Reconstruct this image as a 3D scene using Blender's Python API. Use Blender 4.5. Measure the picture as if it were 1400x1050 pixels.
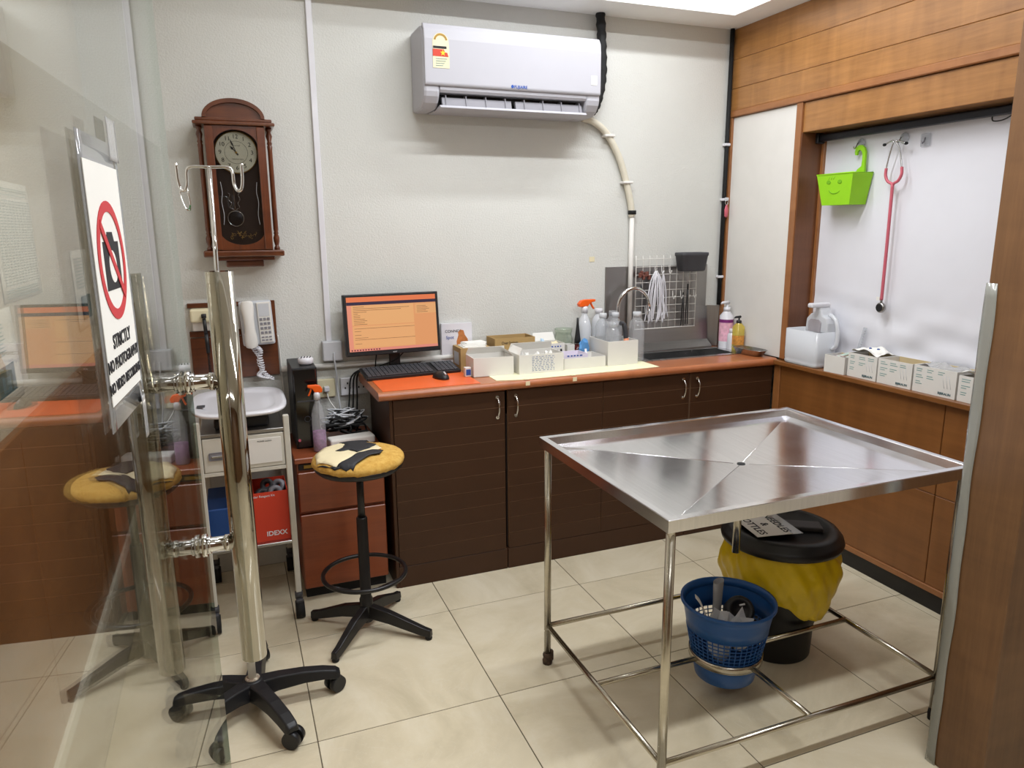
import bpy, bmesh, math, random
from mathutils import Vector, Matrix
random.seed(7)
for o in list(bpy.data.objects): bpy.data.objects.remove(o)
scene = bpy.context.scene
COL = scene.collection
# ------------------------------------------------------------------ camera
YAW, PITCH, ROLL = math.radians(21.292), math.radians(12.137), math.radians(-0.468)
fw = Vector((math.sin(YAW)*math.cos(PITCH), math.cos(YAW)*math.cos(PITCH), -math.sin(PITCH)))
rt = Vector((math.cos(YAW), -math.sin(YAW), 0)); up = rt.cross(fw)
r2 = math.cos(ROLL)*rt + math.sin(ROLL)*up; u2 = -math.sin(ROLL)*rt + math.cos(ROLL)*up
cam_d = bpy.data.cameras.new('camera'); cam = bpy.data.objects.new('camera', cam_d); COL.objects.link(cam)
m = Matrix.Identity(4)
for i in range(3):
    m[i][0] = r2[i]; m[i][1] = u2[i]; m[i][2] = -fw[i]
m[0][3], m[1][3], m[2][3] = -0.1413, -3.2401, 1.5450
cam.matrix_world = m
cam_d.sensor_fit = 'HORIZONTAL'; cam_d.sensor_width = 36; cam_d.lens = 987.6/1400*36
cam_d.clip_start = 0.02
scene.camera = cam
# ------------------------------------------------------------------ light and exposure
scene.view_settings.view_transform = 'Standard'; scene.view_settings.look = 'None'
scene.view_settings.gamma = 1; scene.view_settings.use_curve_mapping = False
scene.view_settings.exposure = -0.27
w = bpy.data.worlds.new('world'); scene.world = w; w.use_nodes = True
w.node_tree.nodes['Background'].inputs[0].default_value = (1, .99, .97, 1)
w.node_tree.nodes['Background'].inputs[1].default_value = 0.3
LAMPS = [  # x, y, z, length along x, watts
    (1.60, -0.58, 2.94, 1.1, 17),
    (0.95, -1.12, 2.94, 1.5, 37),
    (1.15, -2.45, 2.50, 1.15, 36),
    (0.4, -3.9, 2.50, 1.15, 9)]  # unseen corridor lamp, added to light the space behind the camera
for (x, y, z, L, P_) in LAMPS:
    d = bpy.data.lights.new('tube_light', 'AREA'); d.shape = 'RECTANGLE'; d.size = L; d.size_y = .07
    d.energy = P_; d.color = (.95, .985, 1.03)
    o = bpy.data.objects.new('tube_light', d); COL.objects.link(o); o.location = (x, y, z - .052)
# ------------------------------------------------------------------ helpers
def S(r, g, b):
    f = lambda c: (c/255/12.92) if c/255 <= .04045 else ((c/255 + .055)/1.055)**2.4
    return (f(r), f(g), f(b), 1)
def nodes_of(name):
    mt = bpy.data.materials.new(name); mt.use_nodes = True
    nt = mt.node_tree
    return mt, nt, nt.nodes['Principled BSDF']
def coords(nt, scale=(1, 1, 1), rand=False):
    tc = nt.nodes.new('ShaderNodeTexCoord'); mp = nt.nodes.new('ShaderNodeMapping')
    mp.inputs['Scale'].default_value = scale
    if rand:
        oi = nt.nodes.new('ShaderNodeObjectInfo'); mu = nt.nodes.new('ShaderNodeMath'); mu.operation = 'MULTIPLY'
        mu.inputs[1].default_value = 37.0
        nt.links.new(oi.outputs['Random'], mu.inputs[0])
        ad = nt.nodes.new('ShaderNodeVectorMath'); ad.operation = 'ADD'
        nt.links.new(tc.outputs['Object'], ad.inputs[0]); nt.links.new(mu.outputs[0], ad.inputs[1])
        nt.links.new(ad.outputs[0], mp.inputs[0])
    else:
        nt.links.new(tc.outputs['Object'], mp.inputs[0])
    return mp.outputs[0]
def noise(nt, vec, scale, detail=4, rough=.55, dist=0):
    n = nt.nodes.new('ShaderNodeTexNoise'); n.inputs['Scale'].default_value = scale
    n.inputs['Detail'].default_value = detail; n.inputs['Roughness'].default_value = rough
    n.inputs['Distortion'].default_value = dist
    nt.links.new(vec, n.inputs['Vector']); return n.outputs['Fac']
def ramp(nt, fac, stops):
    r = nt.nodes.new('ShaderNodeValToRGB'); el = r.color_ramp.elements
    while len(el) < len(stops): el.new(.5)
    for e, (p_, c) in zip(el, stops): e.position = p_; e.color = c
    nt.links.new(fac, r.inputs[0]); return r.outputs[0]
def bumpn(nt, b, fac, strength, dist=.002):
    bp = nt.nodes.new('ShaderNodeBump'); bp.inputs['Strength'].default_value = strength
    bp.inputs['Distance'].default_value = dist
    nt.links.new(fac, bp.inputs['Height']); nt.links.new(bp.outputs[0], b.inputs['Normal'])
def mul(c, k): return (min(1, c[0]*k), min(1, c[1]*k), min(1, c[2]*k), 1)
def mat(name, col, rough=.5, metal=0, var=.06, vscale=9, bump=0, bscale=80, coat=0, spec=None, emit=0, trans=0, alpha=1, ior=1.45):
    mt, nt, b = nodes_of(name)
    v = coords(nt)
    f = noise(nt, v, vscale)
    nt.links.new(ramp(nt, f, [(.3, mul(col, 1-var)), (.7, mul(col, 1+var))]), b.inputs['Base Color'])
    b.inputs['Roughness'].default_value = rough; b.inputs['Metallic'].default_value = metal
    b.inputs['IOR'].default_value = ior
    if coat: b.inputs['Coat Weight'].default_value = coat; b.inputs['Coat Roughness'].default_value = .1
    if spec is not None: b.inputs['Specular IOR Level'].default_value = spec
    if bump: bumpn(nt, b, noise(nt, v, bscale, 3), bump)
    if trans: b.inputs['Transmission Weight'].default_value = trans
    if alpha < 1: b.inputs['Alpha'].default_value = alpha
    if emit:
        b.inputs['Emission Color'].default_value = col; b.inputs['Emission Strength'].default_value = emit
    return mt
def wood(name, c1, c2, axis='y', scale=1.0, rough=.4, coat=.3, rand=True, fine=1.0):
    mt, nt, b = nodes_of(name)
    k = {'x': (.6, 9, 9), 'y': (9, .6, 9), 'z': (9, 9, .6)}[axis]
    v = coords(nt, tuple(q*scale for q in k), rand)
    f1 = noise(nt, v, 1.6, 5, .6, 1.2); f2 = noise(nt, v, 9*fine, 6, .7, .3)
    mx = nt.nodes.new('ShaderNodeMix'); mx.data_type = 'FLOAT'; mx.inputs[0].default_value = .45
    nt.links.new(f1, mx.inputs[2]); nt.links.new(f2, mx.inputs[3])
    k2 = {'x': (5, .8, .8), 'y': (.8, 5, .8), 'z': (.8, .8, 5)}[axis]
    fig = noise(nt, coords(nt, k2, rand), 2.2, 3, .5, .8)
    m2 = nt.nodes.new('ShaderNodeMix'); m2.data_type = 'FLOAT'; m2.inputs[0].default_value = .35
    nt.links.new(mx.outputs[0], m2.inputs[2]); nt.links.new(fig, m2.inputs[3])
    nt.links.new(ramp(nt, m2.outputs[0], [(.32, c1), (.68, c2)]), b.inputs['Base Color'])
    b.inputs['Roughness'].default_value = rough
    b.inputs['Coat Weight'].default_value = coat; b.inputs['Coat Roughness'].default_value = .18
    bumpn(nt, b, f2, .05, .001)
    return mt
def glassy(name, tint=(1, 1, 1, 1), f0=.04, rough=0.0, body=0.0, bodycol=(1, 1, 1, 1)):
    """clear sheet: Schlick mix of transparent and mirror, with an optional share of diffuse body"""
    mt, nt, b = nodes_of(name); nt.nodes.remove(b)
    out = nt.nodes['Material Output']
    ge = nt.nodes.new('ShaderNodeNewGeometry'); dt = nt.nodes.new('ShaderNodeVectorMath'); dt.operation = 'DOT_PRODUCT'
    nt.links.new(ge.outputs['Incoming'], dt.inputs[0]); nt.links.new(ge.outputs['Normal'], dt.inputs[1])
    def M_(op, a, c=None):
        n = nt.nodes.new('ShaderNodeMath'); n.operation = op
        for i, q in enumerate((a, c)):
            if q is None: continue
            if isinstance(q, (int, float)): n.inputs[i].default_value = q
            else: nt.links.new(q, n.inputs[i])
        return n.outputs[0]
    c = M_('ABSOLUTE', dt.outputs['Value']); s = M_('POWER', M_('SUBTRACT', 1.0, c), 5.0)
    F = M_('ADD', M_('MULTIPLY', s, 1-f0), f0)
    tr = nt.nodes.new('ShaderNodeBsdfTransparent'); tr.inputs[0].default_value = tint
    gl = nt.nodes.new('ShaderNodeBsdfGlossy'); gl.inputs['Roughness'].default_value = rough
    base = tr.outputs[0]
    if body:
        df = nt.nodes.new('ShaderNodeBsdfDiffuse'); df.inputs[0].default_value = bodycol
        m0 = nt.nodes.new('ShaderNodeMixShader'); m0.inputs[0].default_value = body
        nt.links.new(tr.outputs[0], m0.inputs[1]); nt.links.new(df.outputs[0], m0.inputs[2]); base = m0.outputs[0]
    mx = nt.nodes.new('ShaderNodeMixShader')
    nt.links.new(F, mx.inputs[0]); nt.links.new(base, mx.inputs[1]); nt.links.new(gl.outputs[0], mx.inputs[2])
    nt.links.new(mx.outputs[0], out.inputs['Surface'])
    return mt
# ---- mesh builders (all add to a bmesh, world coordinates)
def BM(): return bmesh.new()
def _v(bm, pts): return [bm.verts.new(p) for p in pts]
def box(bm, x0, x1, y0, y1, z0, z1, bev=0, seg=1, mi=0, rz=0, c=None):
    x0, x1 = min(x0, x1), max(x0, x1); y0, y1 = min(y0, y1), max(y0, y1); z0, z1 = min(z0, z1), max(z0, z1)
    vs = _v(bm, [(x, y, z) for z in (z0, z1) for y in (y0, y1) for x in (x0, x1)])
    fs = [bm.faces.new([vs[i] for i in q]) for q in ((0, 2, 3, 1), (4, 5, 7, 6), (0, 1, 5, 4), (2, 6, 7, 3), (0, 4, 6, 2), (1, 3, 7, 5))]
    for f in fs: f.material_index = mi
    allv = vs
    if bev:
        es = list({e for f in fs for e in f.edges})
        r = bmesh.ops.bevel(bm, geom=es, offset=bev, segments=seg, affect='EDGES', profile=.5)
        allv = list({v for f in r['faces'] for v in f.verts} | {v for v in vs if v.is_valid})
        for f in r['faces']: f.material_index = mi
    if rz:
        cc = c or ((x0+x1)/2, (y0+y1)/2, 0)
        bmesh.ops.rotate(bm, verts=allv, cent=cc, matrix=Matrix.Rotation(rz, 3, 'Z'))
    return allv
def ring_pts(c, n, u, v, r):
    return [c + (u*math.cos(2*math.pi*i/n) + v*math.sin(2*math.pi*i/n))*r for i in range(n)]
def frame(d):
    d = d.normalized(); a = Vector((0, 0, 1)) if abs(d.z) < .9 else Vector((1, 0, 0))
    u = d.cross(a).normalized(); return u, d.cross(u).normalized()
def tube(bm, pts, r, n=8, closed=False, caps=True, mi=0):
    pts = [Vector(p) for p in pts]; N = len(pts)
    rs = r if isinstance(r, (list, tuple)) else [r]*N
    rings = []; u = None
    for i in range(N):
        a = pts[(i-1) % N] if (closed or i) else pts[0]; b = pts[(i+1) % N] if (closed or i < N-1) else pts[-1]
        d = (b-a)
        if d.length < 1e-9: d = Vector((0, 0, 1))
        d.normalize()
        if u is None: u, v = frame(d)
        else:
            u = (u - d*u.dot(d))
            if u.length < 1e-6: u, v = frame(d)
            u.normalize(); v = d.cross(u)
        rings.append(_v(bm, ring_pts(pts[i], n, u, v, rs[i])))
    for i in range(N if closed else N-1):
        A, B = rings[i], rings[(i+1) % N]
        for k in range(n):
            f = bm.faces.new((A[k], A[(k+1) % n], B[(k+1) % n], B[k])); f.smooth = True; f.material_index = mi
    if caps and not closed:
        for q in (rings[0][::-1], rings[-1]):
            f = bm.faces.new(q); f.material_index = mi
def cyl(bm, a, b, r, r2=None, n=16, mi=0): tube(bm, [a, b], [r, r if r2 is None else r2], n, mi=mi)
def lathe(bm, prof, n=24, c=(0, 0, 0), sx=1, sy=1, sq=0, rz=0, axis=None, mi=0, capb=True, capt=True):
    """revolve (r,z) about z at c; sq>0 squares the section; axis: Vector to turn z onto"""
    M3 = Matrix.Rotation(rz, 3, 'Z')
    if axis is not None: M3 = Vector((0, 0, 1)).rotation_difference(Vector(axis).normalized()).to_matrix() @ M3
    C = Vector(c); rings = []
    for (r, z) in prof:
        q = []
        for i in range(n):
            t = 2*math.pi*(i+.5)/n; ct, st = math.cos(t), math.sin(t)
            if sq:
                e = 2/(2+sq*6); ct = math.copysign(abs(ct)**e, ct); st = math.copysign(abs(st)**e, st)
            q.append(C + M3 @ Vector((ct*r*sx, st*r*sy, z)))
        rings.append(_v(bm, q))
    for A, B in zip(rings, rings[1:]):
        for k in range(n):
            f = bm.faces.new((A[k], A[(k+1) % n], B[(k+1) % n], B[k])); f.smooth = True; f.material_index = mi
    if capb: f = bm.faces.new(rings[0][::-1]); f.material_index = mi
    if capt: f = bm.faces.new(rings[-1]); f.material_index = mi
    return [v for R_ in rings for v in R_]
def prism(bm, poly, o, u, v, d, mi=0):
    """2-D polygon in the frame (o,u,v) pushed along the vector d"""
    o, u, v, d = Vector(o), Vector(u), Vector(v), Vector(d)
    A = _v(bm, [o+u*a+v*b for a, b in poly]); B = _v(bm, [o+u*a+v*b+d for a, b in poly])
    n = len(A); fs = [bm.faces.new(A), bm.faces.new(B[::-1])]
    for k in range(n): fs.append(bm.faces.new((A[k], B[k], B[(k+1) % n], A[(k+1) % n])))
    for f in fs: f.material_index = mi
    return A+B
def grid(bm, fn, nu, nv, mi=0, smooth=True):
    V = [[bm.verts.new(fn(i/nu, j/nv)) for j in range(nv+1)] for i in range(nu+1)]
    for i in range(nu):
        for j in range(nv):
            f = bm.faces.new((V[i][j], V[i+1][j], V[i+1][j+1], V[i][j+1])); f.smooth = smooth; f.material_index = mi
def spl(pts, k=8, closed=False):
    pts = [Vector(p) for p in pts]; out = []; n = len(pts)
    for i in range(n if closed else n-1):
        g = lambda j: pts[j % n] if closed else pts[max(0, min(n-1, j))]
        a, b, c, d = g(i-1), g(i), g(i+1), g(i+2)
        for s in range(k):
            t = s/k
            out.append(.5*((2*b)+(c-a)*t+(2*a-5*b+4*c-d)*t*t+(3*b-a-3*c+d)*t**3))
    if not closed: out.append(pts[-1])
    return out
def arc(cx, cy, r, a0, a1, n, ry=None):
    ry = r if ry is None else ry
    return [(cx+r*math.cos(math.radians(a0+(a1-a0)*i/n)), cy+ry*math.sin(math.radians(a0+(a1-a0)*i/n))) for i in range(n+1)]
# ---- objects
def obj(name, bm, mats, parent=None, solid=0, sub=0, smooth=False, bevel=0):
    bmesh.ops.recalc_face_normals(bm, faces=bm.faces[:])
    me = bpy.data.meshes.new(name); bm.to_mesh(me); bm.free()
    for q in (mats if isinstance(mats, (list, tuple)) else [mats]): me.materials.append(q)
    if smooth:
        for p_ in me.polygons: p_.use_smooth = True
    o = bpy.data.objects.new(name, me); COL.objects.link(o)
    if parent is not None:
        o.parent = parent
        if parent.type == 'EMPTY': o.matrix_parent_inverse = Matrix.Translation(-parent.location)
    if bevel:
        q = o.modifiers.new('bevel', 'BEVEL'); q.width = bevel; q.segments = 2; q.limit_method = 'ANGLE'
    if solid:
        q = o.modifiers.new('solid', 'SOLIDIFY'); q.thickness = solid; q.offset = 0
    if sub:
        q = o.modifiers.new('sub', 'SUBSURF'); q.levels = sub; q.render_levels = sub
    return o
def tag(o, label, cat, group=None):
    o['label'] = label; o['category'] = cat
    if group: o['group'] = group
    return o
def thing(name, label, cat, loc, group=None):
    o = bpy.data.objects.new(name, None); COL.objects.link(o); o.location = loc; o.empty_display_size = .05
    return tag(o, label, cat, group)
def struct(name, bm, m_, **k):
    o = obj(name, bm, m_, **k); o['kind'] = 'structure'; return o
def empty_struct(name, loc):
    o = bpy.data.objects.new(name, None); COL.objects.link(o); o.location = loc; o['kind'] = 'structure'; return o
def piece(src, parent, loc, rot=None):
    o = src.copy(); COL.objects.link(o); o.parent = parent; o.location = loc
    return o
_deps = None
def text(parent, name, body, size, org, u, v, m_, align='CENTER', depth=.0004, sx=1.0, bold=0):
    cu = bpy.data.curves.new('txt', 'FONT'); cu.body = body; cu.size = size; cu.align_x = align; cu.align_y = 'CENTER'
    cu.extrude = depth; cu.offset = bold; cu.resolution_u = 3
    t = bpy.data.objects.new('txt', cu); COL.objects.link(t)
    dg = bpy.context.evaluated_depsgraph_get(); me = bpy.data.meshes.new_from_object(t.evaluated_get(dg))
    bpy.data.objects.remove(t); bpy.data.curves.remove(cu)
    u = Vector(u).normalized(); v = Vector(v).normalized(); n = u.cross(v); org = Vector(org)
    for q in me.vertices: q.co = org + u*q.co.x*sx + v*q.co.y + n*q.co.z
    me.materials.clear(); me.materials.append(m_)
    o = bpy.data.objects.new(name, me); COL.objects.link(o)
    if parent is not None:
        o.parent = parent
        if parent.type == 'EMPTY': o.matrix_parent_inverse = Matrix.Translation(-parent.location)
    return o
ORD = ['first', 'second', 'third', 'fourth', 'fifth', 'sixth', 'seventh']
X, Y, Z = Vector((1, 0, 0)), Vector((0, 1, 0)), Vector((0, 0, 1))
# ------------------------------------------------------------------ materials
def wall_mat(name, col, bstr=.5):
    mt, nt, b = nodes_of(name); v = coords(nt)
    f = noise(nt, v, 1.5, 4); nt.links.new(ramp(nt, f, [(.3, mul(col, .96)), (.7, mul(col, 1.03))]), b.inputs['Base Color'])
    b.inputs['Roughness'].default_value = .65
    bumpn(nt, b, noise(nt, v, 130, 2, .5, .5), bstr, .0035); return mt
def tile_mat():
    mt, nt, b = nodes_of('porcelain_tile'); v = coords(nt, (1, 1, 1), True)
    f = noise(nt, v, 1.7, 5, .6, 2.2); g = noise(nt, v, 5, 4, .6, 3.0)
    c = ramp(nt, f, [(.25, S(198, 186, 158)), (.5, S(216, 204, 176)), (.75, S(229, 219, 195))])
    vein = ramp(nt, g, [(.485, (0, 0, 0, 1)), (.5, (1, 1, 1, 1)), (.515, (0, 0, 0, 1))])
    mx = nt.nodes.new('ShaderNodeMix'); mx.data_type = 'RGBA'
    mm = nt.nodes.new('ShaderNodeMath'); mm.operation = 'MULTIPLY'; mm.inputs[1].default_value = .22
    nt.links.new(vein, mm.inputs[0]); nt.links.new(mm.outputs[0], mx.inputs[0])
    nt.links.new(c, mx.inputs[6]); mx.inputs[7].default_value = S(224, 218, 202)
    nt.links.new(mx.outputs[2], b.inputs['Base Color'])
    b.inputs['Roughness'].default_value = .16; b.inputs['IOR'].default_value = 1.45
    return mt
def steel_mat(name, col, rough, k=(2, 160, 2), br=.02):
    mt, nt, b = nodes_of(name); v = coords(nt, k)
    f = noise(nt, v, 1, 4, .6); nt.links.new(ramp(nt, f, [(.3, mul(col, .93)), (.7, mul(col, 1.05))]), b.inputs['Base Color'])
    b.inputs['Metallic'].default_value = 1; b.inputs['Roughness'].default_value = rough
    rr = nt.nodes.new('ShaderNodeMapRange'); rr.inputs[3].default_value = rough*.7; rr.inputs[4].default_value = rough*1.4
    nt.links.new(noise(nt, coords(nt), 6, 5), rr.inputs[0]); nt.links.new(rr.outputs[0], b.inputs['Roughness'])
    if br: bumpn(nt, b, f, br, .001)
    return mt
def torn(name, c1, c2, scale, rough=.9, bump=.6):
    mt, nt, b = nodes_of(name); v = coords(nt); f = noise(nt, v, scale, 6, .7)
    nt.links.new(ramp(nt, f, [(.35, c1), (.65, c2)]), b.inputs['Base Color']); b.inputs['Roughness'].default_value = rough
    bumpn(nt, b, noise(nt, v, scale*2.5, 4), bump, .004); return mt
M = {}
M['wall'] = wall_mat('stucco_white', S(210, 210, 204), .55)
M['wall_beige'] = wall_mat('stucco_beige', S(206, 198, 184), .5)
M['ceil'] = mat('ceiling_paint', S(246, 245, 242), .7, var=.02)
M['tile'] = tile_mat()
M['grout'] = mat('grout', S(92, 82, 66), .9)
M['wood'] = wood('wall_veneer', S(130, 86, 44), S(184, 130, 72), 'y', 1, .36, .35)
M['wood_v'] = wood('post_veneer', S(92, 62, 36), S(122, 86, 52), 'z', 1.6, .5, .1)
M['wood_low'] = wood('dado_veneer', S(112, 68, 30), S(144, 92, 46), 'y', .5, .4, .2)
M['wood_trim'] = wood('trim_wood', S(134, 84, 44), S(168, 112, 66), 'y', 1.5, .4, .3)
M['wood_trim_z'] = wood('trim_wood_upright', S(128, 80, 42), S(164, 108, 62), 'z', 1.5, .4, .3)
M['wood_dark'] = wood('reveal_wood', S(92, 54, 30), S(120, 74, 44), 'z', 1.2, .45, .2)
M['clock'] = wood('clock_mahogany', S(66, 29, 13), S(118, 60, 27), 'z', 2.0, .28, .6, False)
M['clock_x'] = wood('clock_mahogany_cross', S(64, 29, 14), S(114, 60, 28), 'x', 2.0, .28, .6, False)
M['ped'] = wood('drawer_cherry', S(116, 54, 28), S(150, 78, 42), 'x', 1.3, .42, .2)
M['top'] = wood('worktop_laminate', S(150, 84, 46), S(186, 112, 68), 'x', 2.4, .35, .3, False)
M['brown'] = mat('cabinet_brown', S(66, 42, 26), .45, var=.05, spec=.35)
M['brown_dk'] = mat('cabinet_dark', S(34, 24, 18), .7)  # dark brown for carcasses and the pencil tray
M['groove'] = mat('groove_line', S(150, 116, 90), .6)
M['black'] = mat('black_plastic', S(28, 28, 30), .42, var=.1)
M['black_m'] = mat('black_metal', S(26, 24, 24), .35, var=.15)
M['black_r'] = mat('black_rubber', S(22, 22, 22), .75)
M['dgrey'] = mat('dark_grey_plastic', S(66, 66, 70), .5)
M['white'] = mat('white_plastic', S(222, 221, 226), .3, var=.01, coat=.3)
M['white_ac'] = mat('white_gloss', S(182, 181, 187), .45, var=.01, spec=.35)
M['white_m'] = mat('white_matte', S(222, 219, 213), .6, var=.02)
M['paper'] = mat('paper', S(236, 234, 228), .8, var=.02)
M['cream'] = mat('cream_plastic', S(222, 212, 178), .45)
M['beige'] = mat('beige_pipe', S(214, 208, 190), .45)
M['grey_l'] = mat('light_grey', S(196, 198, 202), .5)
M['grey_t'] = mat('trolley_grey', S(198, 194, 182), .45)
M['grey_v'] = mat('vane_grey', S(130, 128, 134), .5)
M['steel'] = steel_mat('brushed_steel', S(196, 196, 196), .24, br=.015)
M['steel_t'] = steel_mat('table_steel', S(240, 240, 244), .15, (160, 3, 3), .004)
M['steel_d'] = steel_mat('splash_steel', S(158, 156, 154), .34)
M['steel_leg'] = steel_mat('tube_steel', S(190, 184, 170), .22, (3, 3, 60), .005)
M['chrome'] = mat('chrome', S(222, 222, 222), .07, 1, var=.02)
M['handle'] = mat('polished_tube', S(182, 178, 167), .06, 1, var=.03)
M['brass'] = mat('dull_gold', S(140, 112, 60), .35, 1)
M['yellow'] = mat('yellow_bag', S(222, 190, 26), .33, var=.1, vscale=14, bump=.25, bscale=20)
M['blue'] = mat('blue_basket', S(30, 84, 150), .38, var=.06)
M['blue_d'] = mat('blue_card', S(22, 62, 120), .6)
M['red'] = mat('red_card', S(198, 58, 34), .5, var=.03)
M['redsign'] = mat('sign_red', S(200, 52, 58), .6, var=.02)
M['orange'] = mat('orange_plastic', S(240, 96, 20), .35)
M['orange_gloss'] = mat('orange_gloss', S(232, 104, 50), .35)
M['card'] = mat('cardboard', S(176, 146, 96), .8, var=.05, bump=.1)
M['card_in'] = mat('cardboard_inside', S(200, 180, 140), .8)
M['lime'] = mat('lime_plastic', S(150, 214, 20), .4, var=.03)
M['lime_d'] = mat('lime_print', S(112, 176, 10), .5)
M['pink'] = mat('pink_tube', S(200, 98, 112), .4)
M['ink'] = mat('ink', S(30, 30, 34), .7)
M['inkb'] = mat('blue_ink', S(40, 80, 160), .7)
M['inkg'] = mat('green_grey_ink', S(130, 160, 156), .8)
M['teal'] = mat('teal_ink', S(20, 78, 88), .7)
M['puppy'] = mat('puppy_print', S(186, 116, 62), .8, var=.2, vscale=60)
M['skin'] = mat('cream_fabric', S(228, 214, 176), .85)
M['liquid'] = mat('dark_syrup', S(74, 12, 14), .2)
M['soap'] = glassy('yellow_soap', S(250, 236, 150), .05, .05, .4, S(240, 222, 110))
M['glass'] = glassy('door_glass', S(250, 252, 250), .10)
M['glass_edge'] = glassy('glass_edge', S(214, 230, 220), .05)
M['film'] = glassy('tinted_film', S(248, 243, 235), .01)
M['clear'] = glassy('clear_plastic', S(240, 242, 244), .05, .04, .22, S(235, 236, 238))
M['milky'] = glassy('milky_plastic', S(244, 246, 248), .05, .08, .68, S(232, 234, 238))
M['jar'] = glassy('jar_glass', S(244, 248, 242), .06, .02, .14, S(220, 224, 214))
M['clockglass'] = glassy('clock_glass', S(225, 225, 225), .045)
M['bagfilm'] = glassy('thin_polythene', S(240, 240, 240), .06, .1, .45, S(225, 225, 225))
M['guard'] = glassy('corner_guard', S(235, 236, 230), .06, .12, .5, S(176, 176, 168))
M['tube_on'] = mat('lamp_diffuser', (1, .96, .9, 1), .5, var=0, emit=3.0)
# ================================================================== THE SETTING
bm = BM(); box(bm, -.75, 2.75, -4.95, .2, -.1, -.0015)
floor = struct('floor', bm, M['grout'])
def tile_mesh(w, h):
    b = BM(); box(b, -w/2, w/2, -h/2, h/2, -.01, 0, .0012)
    me = bpy.data.meshes.new('tile'); bmesh.ops.recalc_face_normals(b, faces=b.faces[:]); b.to_mesh(b and me); b.free()
    me.materials.append(M['tile']); return me
full = tile_mesh(.5968, .5968); edge = tile_mesh(.1968, .5968)
for i in range(-1, 5):
    for j in range(0, 8):
        o = bpy.data.objects.new('tile', full if i < 4 else edge); COL.objects.link(o); o.parent = floor
        o.location = (i*.6+.3 if i < 4 else 2.5, -.6*j-.3, 0)
for i in range(-1, 5):
    me = tile_mesh(.5968 if i < 4 else .1968, .1268)
    o = bpy.data.objects.new('tile', me); COL.objects.link(o); o.parent = floor; o.location = (i*.6+.3 if i < 4 else 2.5, .065, 0)
bm = BM(); box(bm, -.75, 2.75, .13, .25, 0, 3.05); struct('wall_back', bm, M['wall'])
bm = BM(); box(bm, 2.60, 2.75, -4.95, .13, 0, 3.05); wr = struct('wall_right', bm, M['wall_beige'])
bm = BM(); box(bm, -.75, -.60, -4.8, .13, 0, 3.05); wl = struct('wall_left', bm, M['wall_beige'])
bm = BM(); box(bm, -.60, 2.60, -4.95, -4.80, 0, 3.05); struct('wall_rear', bm, M['wood_v'])
# ceiling: raised tray inside a dropped border
bm = BM(); box(bm, -.75, 2.75, -4.95, .25, 3.02, 3.10); ceil = struct('ceiling', bm, M['ceil'])
for nm, a in (('soffit', (-.6, 2.6, -.09, .13)), ('soffit', (2.265, 2.6, -2.1, -.09)), ('soffit', (-.6, -.35, -2.1, -.09)), ('soffit', (-.6, 2.6, -4.8, -2.1))):
    bm = BM(); box(bm, a[0], a[1], a[2], a[3], 2.55, 3.02); obj(nm, bm, M['ceil'], ceil)
# lamps: batten fittings
for k, (x, y, z, L, P_) in enumerate(LAMPS):
    where = ['in the raised ceiling above the clock side', 'in the raised ceiling above the sink side', 'on the lowered ceiling over the doorway', 'added unseen on the corridor ceiling behind the camera'][k]
    t = thing('ceiling_light', 'white fluorescent batten fitting ' + where, 'ceiling light', (x, y, z+.08), 'fluorescent battens')
    top = 3.02 if k < 2 else 2.55
    bm = BM(); box(bm, x-L/2-.03, x+L/2+.03, y-.045, y+.045, z-.01, top, .006); obj('housing', bm, M['white'], t)
    bm = BM(); tube(bm, [(x-L/2, y, z-.028), (x+L/2, y, z-.028)], .018, 10); obj('lamp_tube', bm, M['tube_on'], t)
# ---- right wall panelling
tr1 = empty_struct('trim_1', (2.5, -.9, 0))
def plank(bx, m_, par, nm='panel', bev=.002):
    b = BM(); box(b, *bx, bev); return obj(nm, b, m_, par)
for z0, z1 in ((2.1468, 2.2550), (2.2560, 2.3992), (2.4002, 2.55)):
    plank((2.434, 2.60, -1.97, .125, z0, z1), M['wood'], tr1, 'plank')
plank((2.424, 2.60, -1.97, .125, 2.112, 2.146), M['wood_trim'], tr1, 'moulding', .004)
plank((2.440, 2.60, -1.97, -.412, 1.976, 2.110), M['wood'], tr1, 'plank')
plank((2.440, 2.60, -.374, .10, .8925, 2.110), M['white_m'], tr1, 'white_panel', .001)
plank((2.428, 2.60, .099, .128, .8925, 2.111), M['wood_trim_z'], tr1, 'upright')
plank((2.428, 2.52, -.412, -.374, .8925, 2.111), M['wood_trim_z'], tr1, 'upright')
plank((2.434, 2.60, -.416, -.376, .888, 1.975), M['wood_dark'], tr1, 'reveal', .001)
plank((2.556, 2.60, -.434, -.416, .888, 1.975), M['wood_trim_z'], tr1, 'upright')
plank((2.405, 2.60, -1.97, -.360, .862, .885), M['wood_low'], tr1, 'sill', .003)
plank((2.428, 2.60, -.388, -.345, .10, .862), M['wood_trim_z'], tr1, 'upright')
for y0, y1 in ((-1.300, -.390), (-1.97, -1.303)):
    for z0, z1 in ((.4845, .861), (.101, .4825)):
        plank((2.434, 2.60, y0, y1, z0, z1), M['wood_low'], tr1, 'panel')
plank((2.428, 2.60, -1.97, -.345, .074, .100), M['wood_trim'], tr1, 'rail')
bm = BM(); box(bm, 2.436, 2.60, -1.97, -.345, 0, .073); o = struct('baseboard_right', bm, M['black_m'])
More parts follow.
